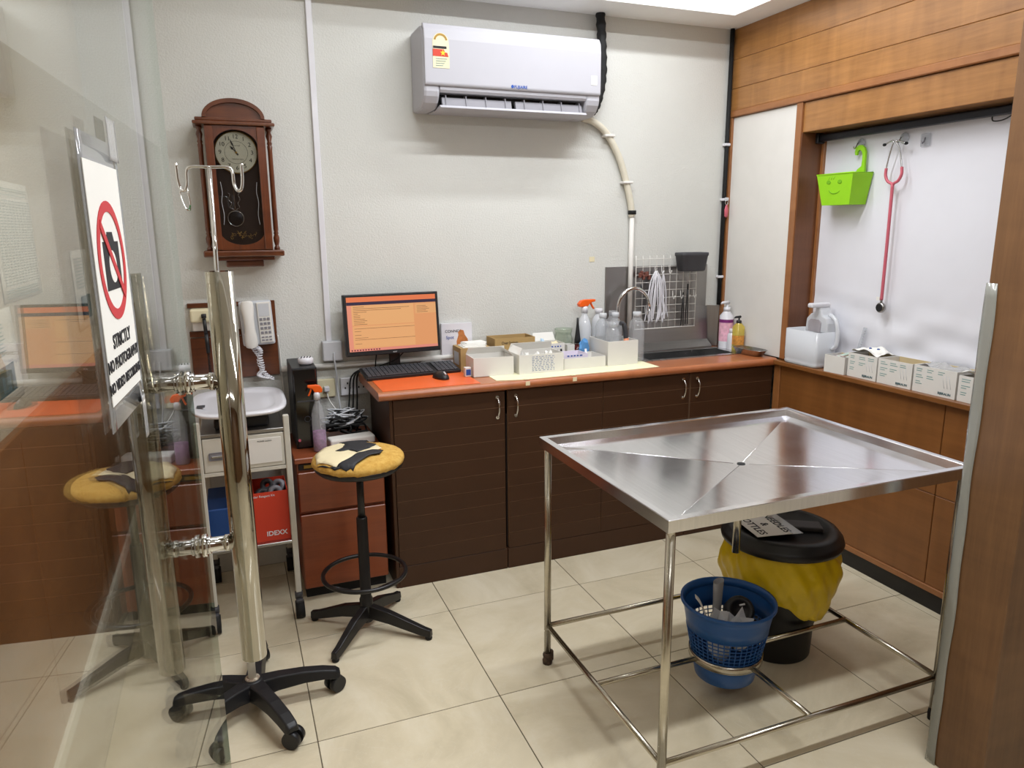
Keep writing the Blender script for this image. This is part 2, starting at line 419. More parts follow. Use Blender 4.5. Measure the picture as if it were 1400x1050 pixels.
# ---- left wall: wooden dado with a white rail below it
for k in range(4):
    plank((-.60, -.588, -1.97+k*.525, -1.97+k*.525+.522, .39, 1.10), M['wood_trim'], wl, 'panel')
plank((-.60, -.580, -1.97, .13, .348, .388), M['paper'], wl, 'rail', .003)
plank((-.60, -.580, -1.97, .13, 1.102, 1.13), M['wood_trim'], wl, 'moulding', .003)
# ---- entrance partition, right of the doorway: veneered end with a plastic corner guard
bm = BM(); box(bm, 1.680, 2.60, -2.10, -1.97, 0, 2.55, .002); wf = struct('wall_front', bm, M['wood_v'])
bm = BM(); box(bm, 1.668, 1.680, -2.115, -1.955, 0, 2.55, .002); obj('end_board', bm, M['wood_v'], wf)
def guard_f(s, t):
    z = t*1.40; wv = .004*math.sin(z*9)+.003*math.sin(z*23)
    a = s*2
    if a < 1: return (1.6645-.002*math.sin(a*3), -1.982+wv*.5+.030*a, z)
    return (1.6645+(a-1)*.022+wv*.3, -1.9515, z)
bm = BM(); grid(bm, guard_f, 8, 40); obj('corner_guard', bm, M['guard'], wf, solid=.002)
# ---- stub of partition that carries the glass door
th = math.radians(4.2)
gd = Vector((math.sin(th), math.cos(th), 0)); gn = Vector((math.cos(th), -math.sin(th), 0))   # along the pane, and towards the room
gF = Vector((-.2185, -1.805, 0)); DW = 1.12
gH = gF - gd*DW
bm = BM(); box(bm, -.60, gH.x-.03, gH.y-.12, gH.y-.02, 0, 2.55, .002); struct('wall_front_hinge', bm, M['wood_v'])
# ================================================================== THE GLASS DOOR
def gp(s, off, z): return gF - gd*s + gn*off + Z*z          # s metres back from the free edge
door = empty_struct('door_1', (gH.x, gH.y, .012))
bm = BM()
vs = []
for s in (0, DW):
    for off in (0, -.01):
        for z in (.012, 2.2): vs.append(bm.verts.new(gp(s, off, z)))
for q in ((0, 1, 5, 4), (2, 6, 7, 3)): bm.faces.new([vs[i] for i in q]).material_index = 0
for q in ((0, 2, 3, 1), (4, 5, 7, 6), (0, 4, 6, 2), (1, 3, 7, 5)): bm.faces.new([vs[i] for i in q]).material_index = 1
obj('pane', bm, [M['glass'], M['glass_edge']], door)
bm = BM()
A = [gp(.004, -.0112, .05), gp(DW, -.0112, .05), gp(DW, -.0112, 1.686), gp(.004, -.0112, 1.686)]
B = [a - gn*.0006 for a in A]
va = _v(bm, A); vb = _v(bm, B); bm.faces.new(va); bm.faces.new(vb[::-1])
for k in range(4): bm.faces.new((va[k], vb[k], vb[(k+1) % 4], va[(k+1) % 4]))
obj('film', bm, M['film'], door)
for z in (.02, 2.12):
    bm = BM()
    prism(bm, [(0, 0), (.14, 0), (.14, .07), (0, .07)], gp(DW, .008, z-.008 if z < 1 else z), gd, Z, gn*-.026)
    obj('patch_hinge', bm, M['steel'], door)
HS = .088
pull = obj('pull_handle', (lambda b: (tube(b, [gp(HS, .072, .748), gp(HS, .072, 1.478)], .0228, 28), b)[1])(BM()), M['handle'], door)
bm = BM(); tube(bm, [gp(HS, -.062, .752), gp(HS, -.062, 1.474)], .0228, 28); obj('pull_handle', bm, M['handle'], door)
for z in (1.288, .985):
    bm = BM()
    tube(bm, [gp(HS, .060, z), gp(HS, -.052, z)], .0135, 18)
    for a, b_, r in ((.002, .010, .021), (.010, .016, .0165), (-.012, -.020, .021), (-.020, -.026, .0165), (.040, .048, .0155), (-.040, -.048, .0155)):
        tube(bm, [gp(HS, a, z), gp(HS, b_, z)], r, 18)
    obj('standoff', bm, M['chrome'], door)
# ---- laminated notice on the pane (camera side)
def sheet_on(nm, label, cat, s0, s1, z0, z1, off, m_, curl=0, grp=None, thick=.0008):
    t = thing(nm, label, cat, gp(s0, off, z0), grp)
    bm = BM()
    grid(bm, lambda a, b: gp(s0+(s1-s0)*a, off+.0006+curl*(a**2)*(1-b)+curl*.4*math.sin(a*5)*(1-b), z0+(z1-z0)*b), 8, 8)
    obj('sheet', bm, m_, t, solid=thick); return t
no = sheet_on('notice', 'laminated white no photography notice with red circle taped to the glass door', 'notice', .462, .636, 1.345, 1.640, .003, M['clear'])
bm = BM()
prism(bm, [(0, 0), (.150, 0), (.150, .243), (0, .243)], gp(.628, .0045, 1.371), gd, Z, gn*.0008); obj('paper', bm, M['paper'], no)
nc = gp(.553, .0058, 1.515)
bm = BM()
ro, ri = .062, .051
for k in range(40):
    a0, a1 = 2*math.pi*k/40, 2*math.pi*(k+1)/40
    q = [nc+gd*r*math.cos(a)+Z*r*math.sin(a) for r, a in ((ri, a0), (ro, a0), (ro, a1), (ri, a1))]
    bm.faces.new(_v(bm, q))
prism(bm, [(-.038, .042), (-.042, .034), (.038, -.042), (.042, -.034)], nc+gn*.0004, gd, Z, gn*.0004)
obj('prohibition_ring', bm, M['redsign'], no, solid=.0006)
bm = BM()
prism(bm, [(-.036, -.03), (.036, -.03), (.036, .02), (.018, .02), (.012, .03), (-.012, .03), (-.018, .02), (-.036, .02)], nc-gn*.0005, gd, Z, gn*.0004)
obj('camera_symbol', bm, M['ink'], no)
bm = BM(); lathe(bm, [(.017, 0), (.017, .0003)], 24, nc-gn*.0001-Z*.006, axis=gn); obj('lens_symbol', bm, M['paper'], no)
for k, (s_, zz, sz) in enumerate((('STRICTLY', 1.432, .020), ('NO PHOTOGRAPHY', 1.410, .0165), ('NO VIDEO RECORDING', 1.388, .0145))):
    text(no, 'lettering', s_, sz, gp(.553, .0056, zz), gd, Z, M['ink'], bold=.0004)
for nm, label, s0, s1, z0, z1 in (('tape_strip', 'short white printed tape strip stuck to the door glass above the notice', .462, .505, 1.622, 1.668),
                                 ('tape_strip', 'narrow white tape tail hanging below the notice on the glass door', .470, .486, 1.300, 1.352)):
    t = sheet_on(nm, label, 'tape', s0, s1, z0, z1, .005, M['bagfilm'])
# ---- papers on the left wall
def wall_paper(label, y0, y1, z0, z1, deco):
    t = thing('paper_notice', label, 'paper', (-.598, (y0+y1)/2, z0), 'papers pinned to the left wall')
    bm = BM(); grid(bm, lambda a, b: (-.5975+.004*(1-b)*a, y0+(y1-y0)*a, z0+(z1-z0)*b), 6, 6); obj('sheet', bm, M['paper'], t, solid=.0006)
    bm = BM(); W_, H_ = y1-y0, z1-z0
    if deco == 'table':
        for i in range(30):
            for j in range(11):
                yy = y0+W_*(.06+.085*j); zz = z1-H_*(.16+.024*i); box(bm, -.5938, -.5930, yy, yy+W_*.045, zz-.0018, zz)
        for zz in (.06, .08, .11, .90, .92, .945, .965): box(bm, -.5938, -.5930, y0+W_*.05, y0+W_*.9, z1-H_*zz-.001, z1-H_*zz)
        obj('print', bm, M['inkg'], t)['kind'] = 'stuff'
    else:
        for i in range(10): box(bm, -.5938, -.5930, y0+W_*.1, y0+W_*(.6+.03*(i % 3)), z1-H_*(.1+.04*i)-.002, z1-H_*(.1+.04*i))
        obj('print', bm, M['inkg'], t)['kind'] = 'stuff'
        bm = BM(); box(bm, -.5940, -.5928, y0+W_*.25, y0+W_*.8, z0+H_*.12, z0+H_*.42); obj('picture', bm, M['teal'], t)
wall_paper('large white sheet with a printed table on the left wall', -1.365, -1.025, 1.392, 1.66, 'table')
wall_paper('narrow leaflet with a blue picture beside the printed table sheet', -.57, -.28, 1.227, 1.487, 'pic')
wall_paper('curling leaflet with dark blue photo below the printed table sheet', -1.60, -1.335, 1.185, 1.385, 'pic')
# ================================================================== AIR CONDITIONER
t = thing('air_conditioner', 'white split air conditioner mounted high on the back wall', 'air conditioner', (1.12, .13, 2.05))
full_p = [(.128, 2.055), (.128, 2.388), (-.03, 2.388), (-.062, 2.378), (-.078, 2.355), (-.082, 2.32), (-.082, 2.12), (-.075, 2.10), (-.055, 2.075), (-.02, 2.056)]
mid_p = [(.128, 2.055), (.128, 2.388), (-.03, 2.388), (-.062, 2.378), (-.078, 2.355), (-.082, 2.32), (-.082, 2.128), (-.074, 2.118), (-.03, 2.118), (.01, 2.112), (.03, 2.07), (.03, 2.055)]
for a, b_, pr_, nm in ((.700, .772, full_p, 'end_casing'), (1.468, 1.540, full_p, 'end_casing'), (.772, 1.468, mid_p, 'body')):
    bm = BM(); prism(bm, pr_, (a, 0, 0), Y, Z, X*(b_-a)); obj(nm, bm, M['white_ac'], t, bevel=.012 if nm == 'end_casing' else 0)
bm = BM()
prism(bm, [(-.055, 2.392), (-.075, 2.386), (-.090, 2.362), (-.095, 2.325), (-.095, 2.150), (-.090, 2.142), (-.082, 2.140), (-.076, 2.36)], (.704, 0, 0), Y, Z, X*.832)
obj('front_panel', bm, M['white_ac'], t, bevel=.004)
bm = BM(); box(bm, .776, 1.464, -.02, -.018, 2.058, 2.117); obj('outlet_cavity', bm, M['black'], t)
for k in range(8):
    x = .80+k*.0915; bm = BM(); prism(bm, [(-.072, 2.066), (-.022, 2.060), (-.022, 2.112), (-.060, 2.112)], (x, 0, 0), Y, Z, X*.004); obj('vane', bm, M['grey_v'], t)
for a, b_ in ((.785, 1.105), (1.125, 1.455)):
    bm = BM(); prism(bm, [(-.068, 2.066), (-.05, 2.064), (-.042, 2.098), (-.058, 2.100)], (a, 0, 0), Y, Z, X*(b_-a)); obj('louvre', bm, M['grey_v'], t)
bm = BM(); prism(bm, [(-.088, 2.056), (-.078, 2.066), (-.03, 2.060), (.02, 2.050), (-.03, 2.050), (-.082, 2.052)], (.770, 0, 0), Y, Z, X*.70); obj('flap', bm, M['white_ac'], t, bevel=.002)
# energy label
bm = BM()
def fx(x, z, y=-.0958): return (x, y, z)
prism(bm, [(-.035, -.075), (.037, -.075), (.037, 0)]+arc(0, .028, .035, 0, 180, 14)+[(-.035, 0)], fx(.775, 2.285), X, Z, Y*-.0006)
lab = obj('energy_label', bm, M['cream'], t)
bm = BM(); prism(bm, [(-.033, -.028), (.035, -.028), (.030, -.012), (.02, -.012), (.016, 0), (-.033, 0)], fx(.773, 2.284, -.0966), X, Z, Y*-.0006); obj('red_band', bm, M['red'], lab)
bm = BM(); prism(bm, arc(0, .03, .030, 10, 170, 12)+arc(0, .03, .022, 170, 10, 12), fx(.775, 2.286, -.0966), X, Z, Y*-.0006); obj('dial_band', bm, M['brass'], lab)
bm = BM(); box(bm, .742, .80, -.0978, -.0966, 2.287, 2.296); obj('dark_band', bm, M['ink'], lab)
star = []
for k in range(10):
    r = .013 if k % 2 == 0 else .0055; a = math.radians(90+36*k); star.append((r*math.cos(a), r*math.sin(a)))
bm = BM(); prism(bm, star, fx(.784, 2.270, -.0974), X, Z, Y*-.0006); obj('star', bm, mat('star_yellow', S(248, 205, 40), .6), lab)
for k in range(4):
    bm = BM(); box(bm, .752, .752+.05-.006*k, -.0976, -.0966, 2.246-.009*k, 2.248-.009*k); obj('print_line', bm, M['inkg'], lab)
text(t, 'lettering', '\u25cfFUJIAIRE', .017, (1.13, -.0956, 2.155), X, Z, M['inkb'], bold=.0003)
bm = BM(); box(bm, 1.485, 1.515, -.0962, -.0955, 2.185, 2.225); obj('small_sticker', bm, M['white_m'], t)
bm = BM(); tube(bm, spl([(1.63, .10, 2.55), (1.632, .09, 2.47), (1.632, .08, 2.38), (1.630, .07, 2.28), (1.618, .065, 2.2), (1.595, .06, 2.13), (1.572, .055, 2.10), (1.556, .05, 2.09)], 6), [.022+.0025*math.sin(i*1.9) for i in range(43)], 12)
tag(obj('refrigerant_pipe', bm, M['black_r']), 'black taped pipe running from the air conditioner up into the ceiling', 'pipe')
t = thing('drain_pipe', 'beige drain hose curving down from the air conditioner to the sink splashback', 'pipe', (1.84, .11, 1.345))
path = spl([(1.544, .108, 2.070), (1.60, .108, 2.06), (1.675, .108, 2.01), (1.745, .108, 1.91), (1.79, .108, 1.80), (1.825, .108, 1.68), (1.838, .108, 1.60)], 8)
bm = BM(); tube(bm, path, .0165, 12); obj('hose', bm, M['beige'], t)
bm = BM(); tube(bm, [(1.838, .108, 1.62), (1.838, .108, 1.02)], .0125, 12); obj('riser', bm, M['white_m'], t)
bm = BM(); tube(bm, [(1.838, .108, 1.632), (1.838, .108, 1.612)], .021, 12); obj('collar', bm, M['black_r'], t)
for p_ in ((1.69, .108, 1.993), (1.80, .108, 1.77)):
    bm = BM(); box(bm, p_[0]-.028, p_[0]+.028, .085, .13, p_[2]-.006, p_[2]+.006, .003); obj('saddle_clip', bm, M['white_m'], t)
# ================================================================== CABLE RUNS ON THE BACK WALL
t = thing('cable_trunking', 'white vertical cable trunking ending in a switch box left of the monitor', 'trunking', (.265, .13, .96))
bm = BM(); box(bm, .257, .282, .116, .1298, 1.045, 2.55, .002); obj('channel', bm, M['white'], t)
bm = BM(); box(bm, .236, .322, .085, .1298, .960, 1.050, .005, 2); obj('switch_box', bm, M['grey_l'], t)
bm = BM(); tube(bm, spl([(.283, .082, 1.0), (.284, .078, .96), (.29, .09, .9), (.292, .10, .82), (.30, .08, .72)], 6), .004, 8); obj('cord', bm, M['grey_l'], t)
bm = BM(); tube(bm, [(.052, .112, .935), (1.02, .112, .935)], .013, 12)
tag(obj('water_pipe', bm, M['white_m']), 'white pipe running level along the back wall behind the computer', 'pipe')
def socket(label, x, z, w, h, m_, holes):
    t = thing('wall_socket', label, 'socket', (x, .13, z-h/2), 'sockets under the counter end')
    bm = BM(); box(bm, x-w/2, x+w/2, .112, .1298, z-h/2, z+h/2, .004, 2); obj('plate', bm, m_, t)
    if holes:
        for sx_ in (-w*.25, w*.25):
            bm = BM()
            for a, b_ in ((0, .016), (-.011, -.006), (.011, -.006)): box(bm, x+sx_+a-.003, x+sx_+a+.003, .1112, .1125, z+b_-.005, z+b_+.004)
            obj('pin_holes', bm, M['ink'], t)
    else:
        bm = BM(); box(bm, x-.012, x+.012, .085, .112, z-.012, z+.012, .003); obj('network_plug', bm, M['white'], t)
socket('yellowed network socket on the wall beside the computer tower', .243, .83, .085, .085, M['cream'], False)
socket('white double power socket on the wall under the keyboard', .372, .83, .125, .085, M['white'], True)
# black pipe in the corner with clips and a pink tag
t = thing('corner_pipe', 'thin black pipe running down the corner of the back wall with white clips', 'pipe', (2.412, .112, 1.12))
bm = BM(); tube(bm, [(2.412, .113, 2.55), (2.412, .113, 1.12)], .0115, 10); obj('pipe', bm, M['black_r'], t)
for z in (1.975, 1.69, 1.275):
    bm = BM(); box(bm, 2.395, 2.427, .098, .1295, z-.007, z+.007, .003); obj('clip', bm, M['white'], t)
t = thing('key_tag', 'pink key tag hanging from the black corner pipe', 'key tag', (2.412, .09, 1.60))
bm = BM(); lathe(bm, [(.003, 0), (.011, .006), (.012, .04), (.006, .062), (.003, .068)], 12, (2.412, .088, 1.595), sy=.5); obj('tag', bm, M['pink'], t)
bm = BM(); tube(bm, [(2.412+.009*math.cos(a*.5), .088, 1.674+.012*math.sin(a*.5)) for a in range(13)], .002, 6, True); obj('ring', bm, M['chrome'], t)
bm = BM(); box(bm, 2.403, 2.421, .082, .0985, 1.683, 1.70, .002); obj('hook', bm, M['grey_l'], t)
bm = BM(); box(bm, 1.605, 1.635, .128, .1302, 1.375, 1.40); tag(obj('wall_patch', bm, M['cream']), 'tiny cream sticker on the back wall left of the steel splashback', 'sticker')
# ================================================================== WALL CLOCK
CX = -.064
t = thing('wall_clock', 'dark wooden pendulum wall clock with arched top and turned columns', 'clock', (CX, .13, 1.395))
bm = BM(); box(bm, CX-.115, CX+.115, .03, .1298, 1.465, 1.958, .002); obj('case', bm, M['clock'], t)
bm = BM(); box(bm, CX-.155, CX+.155, -.015, .1298, 1.958, 1.972, .005, 2); box(bm, CX-.145, CX+.145, -.005, .1298, 1.972, 1.986, .004, 2); obj('cornice', bm, M['clock_x'], t)
def arch(w_, h_, n=24): return arc(0, 0, w_, 0, 180, n, h_)
bm = BM(); prism(bm, arch(.112, .068), (CX, .005, 1.986), X, Z, Y*.1245); prism(bm, arch(.118, .074)+[(-.106, 0)]+arch(.104, .058)[::-1]+[(.106, 0)], (CX, -.008, 1.986), X, Z, Y*.03)
obj('pediment', bm, M['clock_x'], t)
for s in (-1, 1):
    x = CX+s*.133
    bm = BM(); lathe(bm, [(.012, 1.465), (.012, 1.475), (.007, 1.482), (.012, 1.50), (.013, 1.515), (.008, 1.53), (.011, 1.533), (.008, 1.54), (.0105, 1.55), (.0095, 1.87), (.011, 1.885), (.008, 1.89), (.011, 1.896), (.008, 1.905), (.013, 1.925), (.008, 1.942), (.012, 1.948), (.012, 1.958)], 16, (x, .045, 0))
    obj('column', bm, M['clock'], t)
# door frame with arched opening
def opening():
    top = arc(0, 0, .088, 0, 180, 20, .075); bot = arc(0, 0, .088, 180, 360, 20, .06)
    return [(CX+a, 1.868+b_) for a, b_ in top], [(CX+a, 1.548+b_) for a, b_ in bot]
tp, bt = opening(); op = tp+bt
bm = BM(); n = len(op); xo0, xo1, zo0, zo1 = CX-.114, CX+.114, 1.468, 1.956
outer = []
for (px_, pz_) in op:
    dx, dz = px_-CX, pz_-1.71
    k = min((.114/abs(dx)) if abs(dx) > 1e-6 else 9e9, (.246/abs(dz)) if abs(dz) > 1e-6 else 9e9)
    outer.append((CX+dx*k, min(zo1, max(zo0, 1.71+dz*k))))
for y_ in (0.002, .03):
    I = _v(bm, [(a, y_, b_) for a, b_ in op]); O = _v(bm, [(a, y_, b_) for a, b_ in outer])
    for k in range(n): bm.faces.new((I[k], I[(k+1) % n], O[(k+1) % n], O[k]))
    if y_ > .01:
        for k in range(n):
            bm.faces.new((pI[k], pI[(k+1) % n], I[(k+1) % n], I[k])); bm.faces.new((pO[k], pO[(k+1) % n], O[(k+1) % n], O[k]))
    pI, pO = I, O
dr = obj('door', bm, M['clock'], t)
for s in (-1, 1):
    bm = BM(); box(bm, CX+s*.098-.016, CX+s*.098+.016, -.006, .004, 1.468, 1.956, .004, 2); obj('stile', bm, M['clock'], dr)
bm = BM(); prism(bm, op, (0, .0155, 0), X, Z, Y*.002); obj('glass', bm, M['clockglass'], dr)
bm = BM(); prism(bm, op, (0, .0288, 0), X, Z, Y*.001); obj('back_board', bm, mat('clock_interior', S(52, 40, 34), .6), t)
DZ = 1.856
bm = BM(); lathe(bm, [(.080, 0), (.080, .006)], 40, (CX, .0245, DZ), axis=-Y)
dial = obj('dial', bm, mat('dial_cream', S(250, 246, 220), .5), t)
bm = BM(); lathe(bm, [(.079, 0), (.083, 0), (.083, .008), (.079, .008)], 40, (CX, .0250, DZ), axis=-Y, capb=False, capt=False); obj('bezel', bm, M['brass'], dial)
bm = BM()
tube(bm, [(CX+.044*math.cos(a*math.pi/20), .0182, DZ+.044*math.sin(a*math.pi/20)) for a in range(40)], .0005, 4, True); obj('chapter_ring', bm, M['ink'], dial)
for k in range(1, 13):
    a = math.radians(90-30*k); text(dial, 'numeral', str(k), .023, (CX+.061*math.cos(a), .0183, DZ+.061*math.sin(a)), X, Z, M['ink'])
for ang, L, w_, nm in ((125+7, .034, .0045, 'hour_hand'), (112, .058, .003, 'minute_hand')):
    a = math.radians(ang); d_ = Vector((math.cos(a), 0, math.sin(a))); e_ = Vector((-d_.z, 0, d_.x))
    bm = BM(); prism(bm, [(-.012, -.0012), (L*.45, -.0012), (L*.62, -w_), (L*.78, -w_*.6), (L, 0), (L*.78, w_*.6), (L*.62, w_), (L*.45, .0012), (-.012, .0012)], (CX, .0172, DZ), d_, e_, Y*-.0008); obj(nm, bm, M['ink'], dial)
bm = BM(); lathe(bm, [(.004, 0), (.004, .003)], 12, (CX, .0176, DZ), axis=-Y); obj('hub', bm, M['brass'], dial)
text(dial, 'lettering', 'RHYTHM', .006, (CX+.004, .0183, DZ+.026), X, Z, M['ink']); text(dial, 'lettering', 'Westminster Chime', .0055, (CX+.004, .0183, DZ-.026), X, Z, M['ink'])
PX = CX-.022
pd = thing_p = obj('pendulum', (lambda b: (box(b, PX-.002, PX+.002, .022, .0235, 1.625, 1.78), b)[1])(BM()), M['chrome'], t)
bm = BM(); lathe(bm, [(.001, 0), (.028, .001), (.030, .003), (.026, .005), (.001, .006)], 28, (PX, .026, 1.595), axis=-Y); obj('bob', bm, mat('bob_dark', S(44, 46, 50), .25, .6), pd)
bm = BM(); tube(bm, [(PX+.031*math.cos(a*math.pi/16), .023, 1.595+.031*math.sin(a*math.pi/16)) for a in range(32)], .0022, 6, True); obj('bob_rim', bm, M['chrome'], pd)
for s in (-1, 1):
    bm = BM(); tube(bm, spl([(PX+s*.004, .023, 1.63), (PX+s*.018, .023, 1.64), (PX+s*.012, .023, 1.655), (PX+s*.022, .023, 1.672), (PX+s*.016, .023, 1.69), (PX+s*.024, .023, 1.697)], 6), .002, 6); obj('lyre', bm, M['chrome'], pd)
for s in (-1, 1):
    bm = BM(); tube(bm, spl([(CX+s*.07, .0148, 1.74), (CX+s*.066, .0148, 1.70), (CX+s*.071, .0148, 1.66), (CX+s*.066, .0148, 1.61), (CX+s*.07, .0148, 1.57)], 6), .0009, 4); obj('glass_ornament', bm, M['grey_l'], dr)
bm = BM()
for k in range(26):
    a = random.uniform(0, 6.28); x_, z_ = CX+.05*random.uniform(-1, 1), 1.527+.013*random.uniform(-1, 1)
    tube(bm, [(x_+.005*math.cos(a+q), .0148, z_+.005*math.sin(a+q)) for q in (0, 1.2, 2.4, 3.6)], .0008, 4)
obj('glass_ornament', bm, M['brass'], dr)
bm = BM(); box(bm, CX-.158, CX+.158, -.012, .1298, 1.440, 1.466, .006, 2); obj('base_moulding', bm, M['clock_x'], t)
bm = BM(); box(bm, CX-.12, CX+.12, .015, .1298, 1.424, 1.440, .003); box(bm, CX-.075, CX+.075, .03, .1298, 1.396, 1.424, .006, 2); obj('base_bracket', bm, M['clock_x'], t)
# ================================================================== CABINETS AND WORKTOP
CT = .890
SX0, SX1, SY0, SY1 = 1.80, 2.33, -.160, .015
bm = BM()
for a in ((.395, SX0, -.345, .1298), (SX1, 2.432, -.345, .1298), (SX0, SX1, -.345, SY0), (SX0, SX1, SY1, .1298)): box(bm, a[0], a[1], a[2], a[3], .853, CT)
bmesh.ops.remove_doubles(bm, verts=bm.verts[:], dist=1e-5)
prof = [(-.345, .853)]+[(-.345-.018*math.cos(math.radians(a)), .8715+.0185*math.sin(math.radians(a))) for a in range(-90, 91, 15)]
wt = thing('worktop', 'orange-brown laminate worktop with rounded front edge running along the back wall', 'worktop', (1.41, -.1, .853))
obj('slab', bm, M['top'], wt)
bm = BM(); prism(bm, prof, (.395, 0, 0), Y, Z, X*2.037); obj('bullnose', bm, M['top'], wt)
plank_cache = {}
def cabinet(label, x0, x1, doors, side=False, gap=0):
    t = thing('base_cabinet', label, 'cabinet', ((x0+x1)/2, -.1, 0), 'brown base cabinets')
    bm = BM()
    box(bm, x0+.002, x0+.016, -.313, .10, 0, .735); box(bm, x1-.016, x1-.002, -.313, .10, 0, .735); box(bm, x0+.002, x1-.002, .09, .10, 0, .735); box(bm, x0+.002, x1-.002, -.313, .09, .09, .10)
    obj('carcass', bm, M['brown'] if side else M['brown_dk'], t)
    bm = BM(); box(bm, x0, x1, -.336, -.314, 0, .098, .001); obj('plinth', bm, M['brown'], t)
    if side:
        bm = BM(); box(bm, x0-.014, x0+.001, -.334, .10, 0, .852, .002); obj('side_panel', bm, M['brown'], t)
    for (a, b_, hs) in doors:
        bm = BM(); box(bm, a+.001, b_-.001, -.3352, -.314, .1015, .8475); d = obj('door', bm, M['groove'], t)
        h = (.848-.101)/10
        for k in range(10):
            b2 = BM(); box(b2, a, b_, -.3365, -.3355, .101+k*h+(.001 if k else 0), .101+(k+1)*h-.001); obj('plank', b2, M['brown'], d)
        hx = b_-.035 if hs > 0 else a+.035
        bm = BM(); tube(bm, spl([(hx, -.335, .822), (hx, -.348, .815), (hx+.002, -.358, .79), (hx+.002, -.358, .765), (hx, -.348, .738), (hx, -.335, .730)], 5), .0042, 8)
        for zz in (.822, .730): tube(bm, [(hx, -.336, zz), (hx, -.340, zz)], .008, 10)
        obj('handle', bm, M['chrome'], d)
cabinet('dark brown base cabinet with one slatted door under the monitor', .455, .962, [(.458, .955, 1)], True)
cabinet('wide dark brown base cabinet with two slatted doors under the boxes', .966, 1.925, [(.972, 1.444, -1), (1.447, 1.921, 1)])
cabinet('dark brown base cabinet under the sink beside the wood wall', 1.928, 2.428, [(1.931, 2.425, -1)])
# ================================================================== SINK
t = thing('sink', 'stainless steel sink set in the worktop near the corner', 'sink', (2.06, -.07, CT))
bm = BM()
for a in ((1.76, SX0+.004, -.185, .05), (SX1-.004, 2.375, -.185, .05), (SX0, SX1, -.185, SY0+.004), (SX0, SX1, SY1-.004, .05)): box(bm, a[0], a[1], a[2], a[3], CT+.0003, CT+.004)
obj('rim', bm, M['steel'], t)
bm = BM()
b0, b1 = .745, CT+.002
box(bm, SX0+.001, SX0+.004, SY0+.001, SY1-.001, b0, b1); box(bm, SX1-.004, SX1-.001, SY0+.001, SY1-.001, b0, b1)
box(bm, SX0+.001, SX1-.001, SY0+.001, SY0+.004, b0, b1); box(bm, SX0+.001, SX1-.001, SY1-.004, SY1-.001, b0, b1); box(bm, SX0+.001, SX1-.001, SY0+.001, SY1-.001, b0-.003, b0)
obj('bowl', bm, M['steel'], t)
bm = BM(); lathe(bm, [(.03, 0), (.034, .002), (.02, .003)], 20, (2.065, -.07, b0)); obj('strainer', bm, M['chrome'], t)
t = thing('steel_splashback', 'dull steel splashback sheets behind the sink', 'splashback', (2.04, .125, CT))
bm = BM(); box(bm, 1.698, 2.330, .120, .1295, CT+.005, 1.345, .001); obj('upper_sheet', bm, M['steel_d'], t)
bm = BM(); prism(bm, [(.117, 1.118), (.120, 1.118), (.120, CT+.005), (.054, CT+.005), (.054, CT+.012), (.100, .935)], (1.86, 0, 0), Y, Z, X*.475); obj('lower_fold', bm, M['steel_d'], t)
bm = BM(); prism(bm, [(2.336, .118), (2.384, .072), (2.388, .073), (2.340, .120)], (0, 0, CT+.005), X, Y, Z*.225); obj('side_wing', bm, M['steel_d'], t)
t = thing('tap', 'chrome swan neck tap over the sink', 'tap', (1.745, .06, CT))
bm = BM(); lathe(bm, [(.025, 0), (.025, .012), (.014, .02), (.012, .06)], 18, (1.745, .07, CT+.0005)); obj('base', bm, M['chrome'], t)
bm = BM(); tube(bm, [(1.745, .07, .94), (1.745, .068, 1.10)]+[(1.832-.087*math.cos(math.radians(a)), .066-.02*a/180, 1.14+.095*math.sin(math.radians(a))) for a in range(0, 171, 9)]+[(1.921, .044, 1.115)], .0100, 12); obj('spout', bm, M['chrome'], t)
# wire rack with the things hung on it
t = thing('wire_rack', 'white wire grid panel standing against the steel splashback', 'rack', (2.055, .105, CT))
for k in range(10):
    bm = BM(); x = 1.865+k*.0422; tube(bm, [(x, .098, 1.012), (x, .098, 1.365), (x, .102, 1.40)], .0017 if 0 < k < 9 else .0028, 6); obj('wire', bm, M['white_m'], t)
for k in range(10):
    z = 1.012+k*.0412; bm = BM(); tube(bm, [(1.865, .095, z), (2.245, .095, z)], .0017 if k else .003, 6); obj('wire', bm, M['white_m'], t)
for k, (x, z) in enumerate(((1.93, 1.10), (1.985, 1.315), (2.025, 1.315), (2.072, 1.315), (2.10, 1.18), (2.15, 1.18), (2.195, 1.18), (2.235, 1.18))):
    bm = BM(); tube(bm, [(x, .104, z+.03), (x, .100, z), (x, .090, z-.014), (x, .080, z-.006), (x, .078, z+.006)], .002, 6); obj('hook', bm, M['white_m'], t)
t = thing('cord_bundle', 'bundle of white tie cords hanging from the wire rack', 'cords', (2.0, .09, 1.03), 'white cords on the rack')
for k in range(18):
    x0_ = 1.985+random.uniform(-.008, .008); sp = (k-8.5)*.0052; zb = 1.03+random.uniform(0, .05)
    bm = BM(); pts = [(x0_, .088, 1.318), (x0_+sp*.7, .084+random.uniform(-.008, .004), 1.27), (x0_+sp+.006*random.uniform(-1, 1), .084+random.uniform(-.01, .006), 1.19), (x0_+sp*1.2+.008*random.uniform(-1, 1), .086, 1.11), (x0_+sp*1.1+.012*random.uniform(-1, 1), .088, zb)]
    tube(bm, spl(pts, 5), .0032, 5); obj('cord', bm, M['white'], t)
t = thing('cord_bundle', 'two thin white cords hanging right of the larger bundle on the rack', 'cords', (2.03, .09, 1.06), 'white cords on the rack')
for k in range(3):
    bm = BM(); tube(bm, spl([(2.026, .088, 1.318), (2.020+.012*k, .086, 1.22), (2.018+.016*k, .086, 1.13), (2.028+.018*k, .088, 1.05+.01*k)], 6), .003, 5); obj('cord', bm, M['white'], t)
